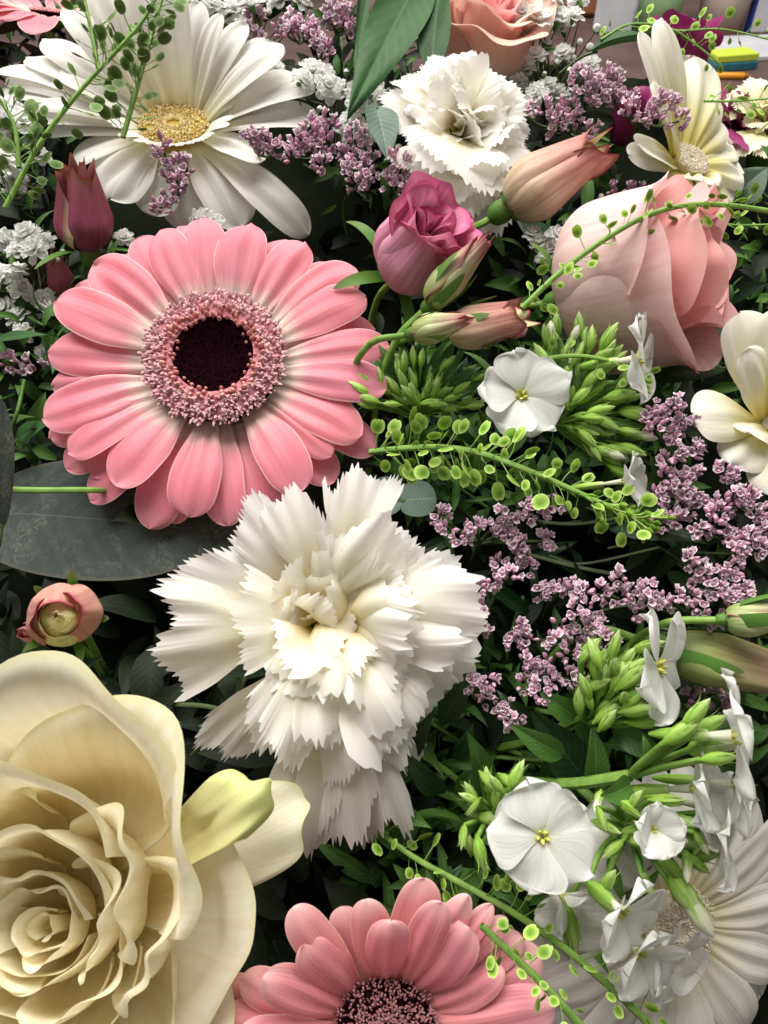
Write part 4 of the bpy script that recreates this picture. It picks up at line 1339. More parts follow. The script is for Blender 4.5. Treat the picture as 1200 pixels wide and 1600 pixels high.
# big cream rose, bottom left: heart first, then the wider rings, then single placed outer petals
pts = [dict(th=60, dth=170, R=2.0, H=12.0, curl=10, rb=.5, wave=.3, fall=.15), dict(th=205, dth=135, R=4.2, H=14, curl=18, rb=.8, wave=.5, fall=.2, mucro=.06), dict(th=-30, dth=115, R=6.2, H=14.5, curl=24, rb=1, wave=.6, fall=.24, mucro=.06),
       dict(th=110, dth=100, R=7.8, H=16.5, curl=36, rb=1.2, wave=.7, fall=.22, mucro=.08), dict(th=250, dth=100, R=8.6, H=13.5, curl=12, wave=.4, fall=.22),
       dict(th=92, dth=82, R=10, H=19.5, curl=55, wave=.7, fall=.22, wn=5, cl=.2, mucro=.07), dict(th=195, dth=80, R=10.5, H=17, curl=24, wave=.5), dict(th=-75, dth=90, R=10.5, H=14, curl=10, wave=.4),
       dict(th=12, dth=55, R=15, H=20, curl=45, wave=.8, fall=.32, cl=.22, mucro=.06), dict(th=80, dth=64, R=17.5, H=25.5, curl=55, wave=.8, fall=.24, wn=4, cl=.18), dict(th=165, dth=70, R=17, H=22, curl=34, wave=.7), dict(th=255, dth=80, R=16.5, H=13.5, curl=10, wave=.4), dict(th=-42, dth=60, R=17, H=16, curl=22, wave=.7, fall=.3),
       dict(th=30, dth=46, R=22, H=25, curl=60, wave=.9, fall=.32, side=30, cl=.22, mucro=.06), dict(th=102, dth=62, R=25.5, H=31, curl=60, wave=.9, fall=.24, wn=4, cl=.2), dict(th=190, dth=66, R=24, H=21, curl=34, wave=.9), dict(th=-90, dth=80, R=23, H=13, curl=10, wave=.5),
       dict(th=-2, dth=38, R=26, H=20.5, curl=70, wave=1.0, fall=.36, cl=.32, side=30, mucro=.10), dict(th=52, dth=54, R=31, H=31, curl=66, wave=.8, fall=.26, side=25, cl=.22, lean=6), dict(th=150, dth=56, R=32, H=31, curl=50, wave=.9, fall=.28, cl=.2), dict(th=-55, dth=54, R=29, H=13, curl=20, wave=.7, fall=.3), dict(th=-130, dth=60, R=30, H=13, curl=20, wave=.7),
       dict(th=94, dth=54, R=39, H=38, curl=66, wave=.7, fall=.26, side=30, cl=.22, lean=3), dict(th=172, dth=52, R=38, H=28, curl=60, wave=.8, fall=.28, cl=.25),
       dict(th=-6, dth=46, R=34, H=9, curl=24, wave=.4, fall=.3, lean=4, cl=.5, hb=.8), dict(th=-62, dth=50, R=38, H=7, curl=24, wave=.6, fall=.3, lean=4, cl=.6), dict(th=-130, dth=50, R=38, H=8, curl=24, wave=.7, lean=5, cl=.6),
       dict(th=25, dth=15, R=34, H=7, curl=30, wave=.5, fall=.35, lean=17, cl=1.0, hb=.5, z0=-7), dict(th=33, dth=10, R=36, H=14, curl=120, wave=.5, fall=.22, lean=10, cl=.9, hb=.6, m='green_rose', mucro=.03, z0=2)]
rn = np.array((-.04, .40, .91))
rp = at(62, 1452, .152)
rp = rp - wdir(rn) * .0155
rc = rp - CAM
rd = rc @ AX_F
rose('rose_flower', 'huge cream rose with ruffled heart in the bottom left corner', 600 + F_PX * (rc @ AX_R) / rd, 800 - F_PX * (rc @ AX_U) / rd, rd, rn, pts, 3, M['cream_rose'], scale=1.03, cat='rose', hip=.007, clk=.45)

# pink rose on the right, lying on its side
pts = spiral_petals(7, 1.2, 8.5, 27, 31, 150, 85, 10, 40, 4, th0=20, m='coral_rose', wave=.5, mucro=.0)
pts += [dict(th=100, dth=80, R=11, H=31, curl=45, wave=.7, m='coral_rose', mucro=0), dict(th=-30, dth=80, R=11, H=31, curl=40, wave=.7, m='coral_rose', mucro=0), dict(th=200, dth=80, R=12, H=31, curl=35, wave=.6, m='coral_rose', mucro=0),
        dict(th=60, dth=76, R=15, H=32, curl=40, wave=.7, m='coral_rose', mucro=.02), dict(th=-60, dth=76, R=15.5, H=32, curl=40, wave=.7, m='coral_rose', mucro=0), dict(th=170, dth=80, R=16, H=31, curl=30, wave=.5, m='coral_rose', mucro=0),
        dict(th=90, dth=90, R=19.5, H=28, curl=50, wave=.5, cl=.22, side=25, mucro=0), dict(th=-30, dth=84, R=19.5, H=28, curl=50, wave=.5, cl=.22, side=25, mucro=0), dict(th=215, dth=90, R=20.5, H=26, curl=36, wave=.35, cl=.18, mucro=0, fall=.2),
        dict(th=290, dth=80, R=21.2, H=24, curl=50, wave=.35, cl=.2, mucro=.0, fall=.22), dict(th=130, dth=84, R=21.8, H=25, curl=46, wave=.35, cl=.2, mucro=0)]
rose('rose_flower', 'blush pink rose lying sideways on the right under a pennycress stem', 876, 468, .243, (.84, .10, .53), pts, 6, M['blush_rose'], scale=1.24, hip=.006)

# peach rose at the top
pts = spiral_petals(7, 1.2, 8.5, 22, 25, 150, 85, 10, 40, 5, th0=50, m='coral_rose', wave=.4)
pts += spiral_petals(5, 11, 15, 25, 25, 85, 75, 40, 60, 6, th0=80, m='peach_rose', wave=.6) + spiral_petals(5, 18, 21, 23, 19, 76, 66, 70, 80, 7, th0=10, wave=.7, cl=.35)
rose('rose_flower', 'peach rose at the top edge behind the white carnation', 748, 112, .322, (.16, .50, .85), pts, 8, M['peach_rose'], scale=1.05, hip=.006)
pts = spiral_petals(6, 1.2, 8.5, 22, 25, 150, 85, 10, 40, 5, th0=50, wave=.4) + spiral_petals(7, 11, 18, 25, 22, 85, 70, 40, 70, 6, th0=80, wave=.6)
rose('rose_flower', 'pale blush rose behind the narrow green blades at the top edge', 575, 60, .37, (-.1, .85, .5), pts, 12, M['blush_rose'], scale=1.0, hip=.006)
# magenta rose behind
pts = spiral_petals(6, 1.2, 8, 20, 24, 150, 85, 5, 30, 15, th0=50, wave=.3) + spiral_petals(5, 10, 14, 24, 23, 85, 80, 25, 45, 16, th0=80, wave=.4)
rose('rose_flower', 'dark magenta rose behind the sideways white gerbera near the desk', 1045, 150, .35, (.1, .8, .58), pts, 14, M['magenta_rose'], scale=1.0, hip=.005)
pts = spiral_petals(6, 1.2, 8, 14, 16, 150, 85, 5, 30, 15, th0=50, wave=.3)
rose('rose_flower', 'small dark magenta bloom under the purple statice at the upper right', 965, 225, .32, (.1, .7, .6), pts, 18, M['magenta_rose'], scale=1.0, hip=.004)

# mauve pink spray rose
pts = spiral_petals(8, .9, 6.5, 18, 19.5, 150, 90, 5, 55, 21, th0=10, wave=.7, rimw=.03)
pts += [dict(th=80, dth=80, R=8.5, H=19, curl=60, wave=.7, rimw=.03, hb=.55), dict(th=-40, dth=80, R=9, H=18.5, curl=50, wave=.7, rimw=.03, hb=.55), dict(th=200, dth=84, R=10.2, H=19, curl=40, wave=.5, hb=.6, lean=-2, rimw=.03), dict(th=310, dth=84, R=10.7, H=19, curl=45, wave=.4, hb=.6, lean=-2, rimw=.03),
        dict(th=120, dth=80, R=11.4, H=18, curl=50, wave=.4, hb=.62, lean=-2, rimw=.03), dict(th=240, dth=76, R=11.7, H=18, curl=40, wave=.4, hb=.65, lean=-2.5, rimw=.03)]
rose('rose_flower', 'small mauve pink spray rose just right of the pink gerbera', 622, 428, .234, (.42, .30, .86), pts, 22, M['mag_spray'], scale=1.2, hip=.005)


def bud(name, label, px, py, d, n, Rmm, Hmm, matl, seed, k=5, close=.55, curl=8, sep=5, sep_len=None, sep_keys=None, roll=0., inner=None, open_=0., wave=.12, stem=True):
    """closed rose bud: petals wrapped round an egg that narrows to the tip"""
    g = np.random.default_rng(seed)
    pts = []
    for i in range(k):
        f = i / max(1, k - 1)
        R = Rmm * (.55 + .45 * f)
        pts.append(dict(th=roll + i * 130 + g.uniform(-10, 10), dth=120 - 25 * f, R=R, H=Hmm * (1.0 - .10 * f) * g.uniform(.95, 1.03), lean=-R * close * (1 - .35 * f), curl=curl + open_ * f, cl=.14, hb=.42,
                        wave=wave, fall=.42, fp=2.2, mucro=.06, rimw=.03, side=8, sp=.5))
        if inner and i < k // 2:
            pts[-1]['m'] = inner
    return rose(name, label, px, py, d, n, pts, seed, matl, cat='rose bud', hip=Rmm * .00062, sepal_n=sep, sep_len=sep_len or Hmm * .00075, sep_keys=sep_keys)


bud('rose_bud', 'large beige pink rose bud with dry brown tip beside the white carnation', 792, 325, .252, (.78, .42, .34), 11.6, 30, M['beige_bud'], 31, k=6, curl=20, open_=25, sep_len=.02, sep_keys=[(0, 55), (.4, 80), (1, 95)], inner='green_bud')
bud('rose_bud', 'dusky red rose bud with pale petal edges left of the pink gerbera', 140, 392, .262, (.05, .84, .52), 10.4, 24, M['dusky_bud'], 33, k=5, curl=10, open_=20, sep=3, close=.5, sep_keys=[(0, 20), (.5, -10), (1, -30)])
bud('rose_bud', 'tiny dark red rose bud tucked behind the pink gerbera', 98, 462, .272, (-.1, .8, .5), 5.5, 13, M['dusky_bud'], 34, k=4, sep=3)
pts = [dict(th=40, dth=175, R=2.2, H=14.5, lean=-2.0, curl=-10, wave=.2, m='green_bud', rb=.6), dict(th=200, dth=150, R=3.4, H=14.4, lean=-2.6, curl=-6, wave=.3, m='green_bud', rb=.8), dict(th=320, dth=130, R=4.6, H=14.2, lean=-3.2, curl=6, wave=.3, m='green_bud'), dict(th=90, dth=125, R=5.6, H=14, lean=-3.4, curl=12, wave=.3, m='green_bud'),
       dict(th=-60, dth=105, R=6.4, H=12.6, lean=-2.4, curl=20, wave=.25, m='green_bud'), dict(th=215, dth=92, R=7.4, H=12.6, lean=-2.4, curl=12, wave=.2, m='green_bud'), dict(th=100, dth=100, R=8.2, H=13.4, lean=-3.2, curl=6, wave=.2, rimw=.02), dict(th=10, dth=84, R=8.8, H=12.6, lean=-2.6, curl=6, wave=.2, rimw=.02), dict(th=170, dth=70, R=8.9, H=12, lean=-2.4, curl=6, wave=.2, rimw=.02)]
rose('rose_bud', 'round pink and green bud above the cream rose', 106, 966, .186, (.24, .16, .95), pts, 35, M['round_bud'], cat='rose bud', hip=.005, sepal_n=5, sep_len=.012, sep_keys=[(0, 20), (.5, 60), (1, 60)])
lathe_core = MB()
lathe(lathe_core, [(.0045, .004), (.0056, .007), (.0050, .0105), (.0034, .0132), (.0016, .0146), (.0002, .0150)], 20, lobes=4, amp=.07)
part('core', lathe_core, [o for o in scene.objects if o.get('label') == 'round pink and green bud above the cream rose'][0], M['green_bud'])
bud('rose_bud', 'tiny withered bud pressed against the round pink bud', 62, 990, .190, (-.12, .2, .95), 3.6, 7.5, M['round_bud'], 36, k=4, sep=3)
bud('rose_bud', 'green striped closed rose bud below the mauve spray rose', 672, 474, .212, (.66, .66, .38), 5.6, 21, M['striped_bud'], 37, k=5, close=.62, sep=5, sep_len=.0145, sep_keys=[(0, 50), (.4, 82), (1, 100)])
bud('rose_bud', 'beige and green rose bud lying beneath the striped bud', 702, 518, .216, (.9, .12, .40), 8.0, 19.5, M['beige_bud'], 38, k=5, close=.3, curl=14, open_=24, inner='green_bud', sep=4, sep_keys=[(0, 50), (.4, 80), (1, 90)])
bud('rose_bud', 'small reddish bud in front of the beige and green bud', 648, 520, .208, (.86, .12, .5), 5.4, 14.5, M['striped_bud'], 39, k=4, close=.62, sep=3, sep_keys=[(0, 50), (.4, 80), (1, 100)])
bud('rose_bud', 'dull green and brown bud in shade on the right edge below statice', 1035, 1010, .192, (.95, -.22, .2), 8.8, 30, M['lis_bud'], 40, k=5, close=.4, sep=4, sep_len=.018, sep_keys=[(0, 50), (.4, 80), (1, 90)])
bud('rose_bud', 'bright green closed bud on the right edge above the phlox', 1135, 968, .182, (.95, .12, .3), 4.6, 14, M['striped_bud'], 42, k=4, close=.5, sep=4, sep_len=.016, sep_keys=[(0, 50), (.4, 80), (1, 90)])

# ------------------------------------------------------------------ leaves with a place of their own
def leaf(name, label, p0, p1, d0, d1, Wpx, matl, seed=0, fold=.2, arch=12, face=(0, .4, .8), shape='lance', cat='leaf', grp=None, wav=.02):
    a, b = at(*p0, d0), at(*p1, d1)
    L = np.linalg.norm(b - a)
    t = thing(name, label, cat, a, aim(b - a, wdir(face)), grp)
    part('blade', leaf_mesh(L, Wpx * (d0 + d1) / 2 / F_PX, [(0, arch), (.5, 0), (1, -arch * 1.2)], fold=fold, seed=seed, shape=shape, wav=wav, nu=26, nv=15), t, M[matl])
    part('petiole', tube(MB(), bez([(-.012, 0, -.006), (-.004, 0, -.0012), (.002, 0, 0.0002)], 8), .0006, 6), t, M['stem_dark'])
    return t


leaf('ruscus_leaf', 'broad dark green pointed leaf standing left of the top white carnation', (668, -60), (543, 182),   .30, .265, 92, 'leaf', 1, arch=4, face=(.3, .2, .9))
leaf('ruscus_leaf', 'narrow upright green blade at the top edge left of the broad leaf', (566, -60), (556, 130), .30, .275, 26, 'leaf', 2, arch=3, face=(.5, .2, .8), fold=.5)
leaf('ruscus_leaf', 'thin upright green blade seen edge on at the top edge', (593, -60), (590, 82), .305, .29, 17, 'leaf', 3, arch=3, face=(.6, .2, .8), fold=.5)
leaf('ruscus_leaf', 'dark green pointed leaf in front of the peach rose', (674, 112), (690, -40), .28, .30, 54, 'leaf', 4, arch=6, face=(-.2, .2, .9))
leaf('ruscus_leaf', 'green leaf with brown nick in front of the dark magenta rose', (925, 82), (1052, 68), .292, .285, 62, 'leaf', 5, arch=16, face=(.1, .75, .6), fold=.5)
leaf('eucalyptus_leaf', 'small blue green pointed leaf left of the top white carnation', (588, 165), (606, 252), .268, .258, 56, 'euc_small', 6, arch=10, face=(.2, .2, .9), fold=.35)
leaf('ruscus_leaf', 'slim grey green leaf poking out left of the pink gerbera', (-20, 538), (90, 524), .245, .238, 26, 'leaf', 7, face=(0, .7, .6))
leaf('eucalyptus_leaf', 'big round grey eucalyptus leaf beneath the pink gerbera', (-40, 800), (330, 830), .232, .222, 200, 'euc', 8, arch=8, face=(.1, .35, .9), shape='round', fold=.03, wav=.008)
leaf('eucalyptus_leaf', 'round grey eucalyptus leaf overlapping under the lower petals', (230, 800), (420, 830), .228, .222, 150, 'euc', 9, arch=8, face=(.2, .3, .9), shape='round', fold=.03, wav=.008)
leaf('eucalyptus_leaf', 'grey eucalyptus leaf standing on edge at the left border', (2, 830), (0, 622), .20, .203, 40, 'euc', 10, arch=6, face=(.85, .1, .4), shape='round', fold=.02, wav=.01)
leaf('eucalyptus_leaf', 'small round blue green leaf right of the carnation top petal', (632, 782), (572, 772), .222, .224, 66, 'euc_small', 11, face=(-.2, .4, .9), shape='round', fold=.08)
leaf('eucalyptus_leaf', 'smaller blue green leaf facing the other beside it', (622, 784), (682, 778), .222, .222, 62, 'euc_small', 12, face=(.2, .4, .9), shape='round', fold=.08)
t = thing('eucalyptus_twig', 'pale yellow green eucalyptus stem crossing the big grey leaf', 'stem', at(-30, 764, .205), group=None)
b0 = at(-30, 764, .205)
part('stem', tube(MB(), bez([at(-30, 764, .205), at(60, 766, .208), at(150, 766, .215), at(200, 772, .232)], 20) - b0, [.0009, .0008], 8), t, M['stem'])
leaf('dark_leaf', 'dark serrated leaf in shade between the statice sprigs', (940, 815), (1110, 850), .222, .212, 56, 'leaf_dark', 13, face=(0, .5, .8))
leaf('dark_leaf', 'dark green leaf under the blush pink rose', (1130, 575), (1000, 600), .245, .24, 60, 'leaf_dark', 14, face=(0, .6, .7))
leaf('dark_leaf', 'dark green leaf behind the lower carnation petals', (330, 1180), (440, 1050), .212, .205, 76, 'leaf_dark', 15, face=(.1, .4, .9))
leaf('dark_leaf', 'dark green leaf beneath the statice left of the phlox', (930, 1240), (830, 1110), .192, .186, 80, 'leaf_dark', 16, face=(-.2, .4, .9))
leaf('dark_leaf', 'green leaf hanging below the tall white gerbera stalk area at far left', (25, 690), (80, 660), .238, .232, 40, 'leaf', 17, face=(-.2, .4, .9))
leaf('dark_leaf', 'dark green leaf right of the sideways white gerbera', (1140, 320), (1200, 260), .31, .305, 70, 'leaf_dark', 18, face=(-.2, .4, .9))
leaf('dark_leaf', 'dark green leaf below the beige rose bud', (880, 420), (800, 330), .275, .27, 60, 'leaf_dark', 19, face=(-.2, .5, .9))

# ------------------------------------------------------------------ pennycress
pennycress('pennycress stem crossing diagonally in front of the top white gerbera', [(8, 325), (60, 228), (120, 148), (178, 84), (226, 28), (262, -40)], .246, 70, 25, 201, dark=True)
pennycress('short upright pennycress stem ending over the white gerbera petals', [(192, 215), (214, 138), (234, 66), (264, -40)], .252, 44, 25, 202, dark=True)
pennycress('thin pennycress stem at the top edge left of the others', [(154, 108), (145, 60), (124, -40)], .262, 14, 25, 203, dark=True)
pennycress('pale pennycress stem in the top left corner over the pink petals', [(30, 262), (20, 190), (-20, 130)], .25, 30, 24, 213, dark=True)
pennycress('bright green pennycress stem pointing right, below the white phlox', [(578, 706), (640, 700), (700, 700), (760, 712), (850, 746), (930, 782), (1000, 812)], .196, 96, 31, 204, tipbuds=34, dd=[.012, .006, 0, 0, 0, 0, 0], out_cam=.2, thin=(.0008, .0009, .0006))
pennycress('long pennycress stem arching over the blush pink rose', [(815, 482), (868, 432), (930, 384), (1000, 342), (1062, 322), (1130, 320), (1230, 334)], .204, 52, 21, 205, thin=(.0008, .0007), dark=False)
pennycress('thick pennycress stem running down to the bottom right corner', [(560, 1272), (640, 1335), (720, 1380), (800, 1425), (880, 1480), (960, 1548), (1040, 1625)], .168, 46, 28, 206, dd=[.022, .016, .008, .002, 0, 0, 0], thin=(.0007, .0009))
pennycress('shorter pennycress stem below the longer one at the bottom edge', [(752, 1446), (800, 1492), (850, 1540), (925, 1622)], .150, 22, 26, 207, thin=(.0007, .0008))
pennycress('fine pennycress twig arching across the desk background', [(938, 62), (985, 38), (1045, 44), (1090, 72), (1125, 100)], .292, 16, 17, 208, thin=(.0005, .0003))
pennycress('fine pennycress twig along the top of the right edge', [(1000, 40), (1060, 48), (1130, 46), (1220, 66)], .30, 18, 17, 209, thin=(.0005, .0003))
pennycress('pennycress twig crossing the dark magenta carnation', [(1100, 158), (1150, 158), (1225, 152)], .285, 14, 18, 210, thin=(.0005, .0003))
pennycress('pennycress twig low on the right edge below the sideways gerbera', [(1110, 345), (1150, 352), (1225, 350)], .245, 10, 19, 212, thin=(.0005, .0003))
pennycress('short lime pennycress tip between the two upper phlox blossoms', [(842, 562), (900, 556), (960, 566), (1000, 590)], .206, 6, 20, 211, tipbuds=16, thin=(.0007, .0004))

# ------------------------------------------------------------------ statice
def near(lst, dx=0, dy=0):
    return [(a + dx, b + dy) for a, b in lst]


ST = [
    ('purple statice sprig nearest the right side of the big carnation top', [(687, 809), (700, 826), (718, 841), (745, 823), (772, 827), (790, 836), (812, 843), (850, 846)], .198),
    ('small purple statice tip just above its neighbours right of the carnation', [(795, 803), (826, 796), (856, 792)], .197),
    ('purple statice sprig in the middle of the carnation side group', [(781, 881), (813, 868), (826, 886), (808, 850)], .198),
    ('purple statice sprig touching the carnation right edge', [(718, 922), (745, 917), (770, 905), (798, 900), (735, 940), (750, 962), (750, 990)], .194),
    ('faint purple statice sprig between the larger ones', [(845, 922), (870, 918), (898, 922)], .197),
    ('dense purple statice cluster above the side facing phlox', [(912, 924), (939, 924), (965, 905), (988, 922), (1015, 940), (993, 958), (1036, 940), (970, 935), (1010, 920)], .186),
    ('dense pinkish statice cluster left of the phlox buds', [(862, 1003), (874, 976), (900, 955), (921, 949), (898, 994), (930, 980), (921, 1012), (948, 998), (890, 1021), (915, 975)], .184),
    ('tiny statice tuft low in the gap right of the carnation', [(808, 980), (797, 996), (822, 1003)], .190),
    ('purple statice sprig below the dense pinkish cluster', [(817, 1066), (820, 1034), (853, 1039), (860, 1061), (890, 1061), (840, 1080), (830, 1052)], .184),
    ('trailing statice sprig at the carnation lower right', [(738, 1066), (763, 1063), (761, 1088), (786, 1102), (795, 1124)], .186),
    ('statice sprig above the green bud stem on the right', [(1056, 935), (1078, 931), (1096, 950), (1110, 967)], .186),
    ('small statice tuft at the tip right of the dark leaf', [(1078, 872), (1090, 893), (1087, 913)], .190),
    ('thick statice cluster near the right edge over the green bud', [(1150, 863), (1143, 888), (1119, 899), (1119, 922), (1146, 910), (1137, 935), (1157, 926)], .188),
    ('statice sprig running off the right edge', [(1092, 827), (1114, 818), (1132, 836), (1164, 836), (1191, 830), (1190, 858), (1150, 850)], .196),
    ('thin statice tuft at the end of the bright pennycress', [(1029, 818), (1050, 812), (1065, 809)], .200),
    ('statice tuft below the side facing upper phlox', [(1016, 653), (1026, 637), (1049, 637), (1069, 653), (1061, 672), (1041, 678), (1024, 668)], .203),
    ('large statice spray left of the cream gerbera', [(1081, 704), (1055, 706), (1037, 722), (1040, 744), (1061, 751), (1078, 740), (1069, 771), (1089, 783), (1108, 783), (1040, 775), (1058, 790), (1025, 775)], .202),
    ('statice spray in front of the cream gerbera lower petals', [(1134, 787), (1154, 775), (1150, 751), (1130, 737), (1167, 778), (1178, 800), (1120, 800), (1190, 815)], .198),
    ('small statice tuft at the top edge above the white gerbera', [(400, 32), (402, 55), (390, 58)], .325),
    ('statice cluster at the top edge left of the narrow blades', [(442, 47), (460, 40), (472, 47), (487, 42), (457, 55)], .318),
    ('loose statice buds under the top edge cluster', [(490, 62), (505, 74), (512, 80)], .312),
    ('upright statice cluster at the top edge beside the blush rose', [(520, 22), (517, 37), (535, 30), (530, 7), (547, 42)], .322),
    ('statice tip overlapping the right petals of the top white gerbera', [(397, 217), (412, 225), (427, 232)], .268),
    ('statice cluster right of the top white gerbera petals', [(485, 195), (505, 190), (515, 202), (490, 217), (470, 222), (455, 243), (512, 225), (500, 240), (500, 262)], .272),
    ('statice cluster below the baby white blossoms at the top', [(555, 217), (567, 235), (540, 245), (545, 266), (560, 255), (582, 254)], .270),
    ('tiny statice tip on a dark stalk above the mauve rose', [(574, 276), (568, 284), (556, 288)], .268),
    ('statice sprig left of the top white carnation base', [(622, 250), (622, 270), (610, 287), (632, 287), (637, 308)], .262),
    ('statice sprig lying across the eye of the top white gerbera', [(252, 230), (260, 248), (275, 262), (292, 262), (268, 283), (285, 292), (268, 312), (250, 325)], .262),
    ('statice head above the beige bud tip', [(900, 120), (920, 130), (945, 120), (962, 128), (910, 150), (928, 155), (940, 140)], .275),
    ('wide statice sprig between the carnation and the beige bud tip', [(815, 175), (850, 172), (875, 185), (900, 195), (920, 208), (890, 168), (865, 200)], .28),
    ('statice sprig in front of the sideways white gerbera', [(960, 158), (980, 156), (1000, 175), (1030, 160), (1048, 168), (1060, 190), (1020, 182), (985, 180)], .272),
    ('dull statice sprig in shade at the left edge', [(15, 565), (40, 570), (60, 575)], .25),
    ('dim statice sprig behind the side facing phlox on the right', [(1080, 1090), (1110, 1085), (1130, 1110)], .20),
    ('dim statice flowers in shade below the beige bud', [(955, 300), (975, 320), (990, 300), (960, 340)], .30),
]
for k, (lab, nodes, dpt) in enumerate(ST):
    statice(lab, nodes, dpt, 300 + k, per=11, rad=13.5 if dpt < .23 else 13, size=11 if dpt < .23 else 10, root=(30 if k % 2 else -20, 45))

# ------------------------------------------------------------------ gypsophila
r = np.random.default_rng(77)


def scatter(cx, cy, w, h, n, lo=.8, hi=1.15):
    return [(cx + r.uniform(-w, w), cy + r.uniform(-h, h), r.uniform(lo, hi)) for _ in range(n)]


gypsophila('white gypsophila between the top white gerbera and the broad green leaf', [(487, 118, 1.2), (470, 128, 1.0), (512, 140, 1.2), (530, 146, 1.1), (562, 148, 1.1), (556, 168, 1.0), (535, 212, 1.0), (575, 205, 1.1), (545, 195, .9), (508, 120, .9)],
           [(520, 117, 1.1), (541, 115, 1.0), (499, 172, 1.0), (546, 174, .9), (555, 196, 1.0), (622, 232, 1.2)], .282, (520, 290), 401, size=20)
gypsophila('white gypsophila sprays between the peach rose and the statice', [(818, 25, 1.0), (842, 18, .9), (845, 40, 1.2), (870, 36, 1.2), (880, 48, 1.0), (860, 5, 1.1), (905, 5, 1.0), (800, 5, .9), (870, 155, 1.1), (856, 140, .9), (920, 105, .9), (825, 112, .8)],
           [(932, 45, 1.5), (922, 76, 1.4), (920, 100, 1.3), (855, 72, 1.6), (905, 66, 1.2), (895, 90, 1.0), (845, 95, 1.0)], .305, (860, 210), 402, size=20)
gypsophila('white gypsophila tuft behind the pennycress above the pink rose', [(868, 372, 1.0), (890, 365, 1.0), (880, 390, 1.1), (908, 375, 1.0), (845, 385, 1.0), (860, 398, 1.2), (832, 372, .9)], [(942, 366, 1.5), (938, 308, 1.0), (872, 362, 1.0)], .25, (870, 470), 403, size=20)
gypsophila('white gypsophila below the dusky red bud at the left', [(45, 372, 1.2), (58, 392, 1.2), (30, 398, 1.0), (12, 375, 1.0), (20, 412, 1.2), (5, 440, 1.3), (30, 455, 1.1), (70, 470, 1.0), (30, 500, 1.0), (12, 485, 1.0), (75, 490, 1.0), (38, 520, .9), (75, 380, .8)],
           [(82, 388, 1.0), (100, 395, 1.0), (90, 405, .8)], .262, (90, 520), 404, size=20)
gypsophila('white gypsophila at the left edge beside the pennycress stem', [(15, 180, 1.4), (35, 195, 1.2), (8, 262, 1.4), (2, 200, 1.2), (22, 280, 1.1), (65, 248, .9)], [(28, 142, 1.2), (5, 300, 1.0)], .275, (60, 340), 405, size=20)
gypsophila('white gypsophila peeping out above the top petals of the pink gerbera', [(318, 345, 1.0), (332, 352, 1.0), (195, 375, .8), (120, 560, 1.1), (75, 555, 1.0)], [(205, 368, .8)], .27, (300, 420), 406, size=20)
gypsophila('white gypsophila scattered along the top edge left of the statice', [(365, 22, 1.2), (350, 40, 1.1), (375, 45, 1.0), (350, 75, .9), (440, 5, 1.2), (465, 5, 1.1), (430, 112, .8), (120, 60, .8)], [(452, 25, 1.2)], .345, (400, 120), 407, size=20)

gypsophila('white gypsophila filling the gap behind the top white gerbera', [(300, 8, 1.1), (330, 12, 1.0), (60, 130, .9), (110, 88, .9), (150, 20, .9), (410, 85, 1.0), (395, 12, 1.0), (415, 78, .8), (250, 10, 1.0), (590, 120, .9), (600, 150, 1.0), (590, 180, .9)], [(340, 30, 1.0), (420, 20, 1.0), (580, 96, 1.0)], .325, (380, 160), 408, size=20)
gypsophila('white gypsophila beside the peach rose under its lower petals', [(838, 92, .9), (812, 132, .9), (840, 150, 1.0), (880, 88, .9), (895, 30, .9), (830, 60, 1.0), (800, 160, .9)], [(868, 100, 1.1), (890, 112, 1.0), (850, 118, .9)], .30, (850, 230), 409, size=19)

# ------------------------------------------------------------------ white phlox sprays
b = at(880, 690, .225)
t = thing('phlox_spray', 'white phlox spray with green buds beside the bright pennycress stem', 'flower', b, group='phlox sprays')
phlox_blossom(t, b, 815, 618, .205, (.05, .25, .95), 72, 501, roll=.5, el=10, droop=6)
phlox_blossom(t, b, 1000, 560, .203, (.86, .05, .45), 72, 502, roll=.2, el=4)
phlox_blossom(t, b, 975, 752, .203, (.75, .1, .5), 46, 503, roll=.9, el=30)
r = np.random.default_rng(504)
lst = []
for i in range(105):
    a = r.uniform(-.9, 2.1)
    q = r.uniform(25, 125)
    x, y = 885 + q * math.cos(a) * .95, 648 - q * math.sin(a) * 1.15
    lst.append((x, y, math.cos(a) + r.normal(0, .2), math.sin(a) + r.normal(0, .2), r.uniform(.75, 1.15), int(r.choice([0, 1, 2, 3], p=[.33, .3, .3, .07]))))
phlox_buds(t, b, (868, 668), lst, .212, 33, 505, stem_r=.0006)
for i in range(12):
    a = r.uniform(-.5, 2.6)
    phlox_leaf(t, b, 880 + 20 * math.cos(a), 655 - 20 * math.sin(a), .214, math.cos(a), math.sin(a), .25, 110, 24, 510 + i)
b = at(640, 640, .235)
t = thing('phlox_spray', 'budding phlox top with narrow green leaves right of the pink gerbera', 'flower', b, group='phlox sprays')
lst = []
for i in range(64):
    a = r.uniform(-.3, 3.3)
    q = r.uniform(10, 85)
    lst.append((655 + q * math.cos(a) * 1.2, 628 - q * math.sin(a) * .9, math.cos(a) + r.normal(0, .3), math.sin(a) + .2, r.uniform(.7, 1.1), int(r.choice([0, 1, 2]))))
phlox_buds(t, b, (650, 650), lst, .222, 29, 531, stem_r=.0006)
for i in range(14):
    a = r.uniform(-.2, 3.3)
    phlox_leaf(t, b, 655 + 30 * math.cos(a), 630 - 20 * math.sin(a), .226, math.cos(a), math.sin(a), .3, 90, 22, 540 + i)

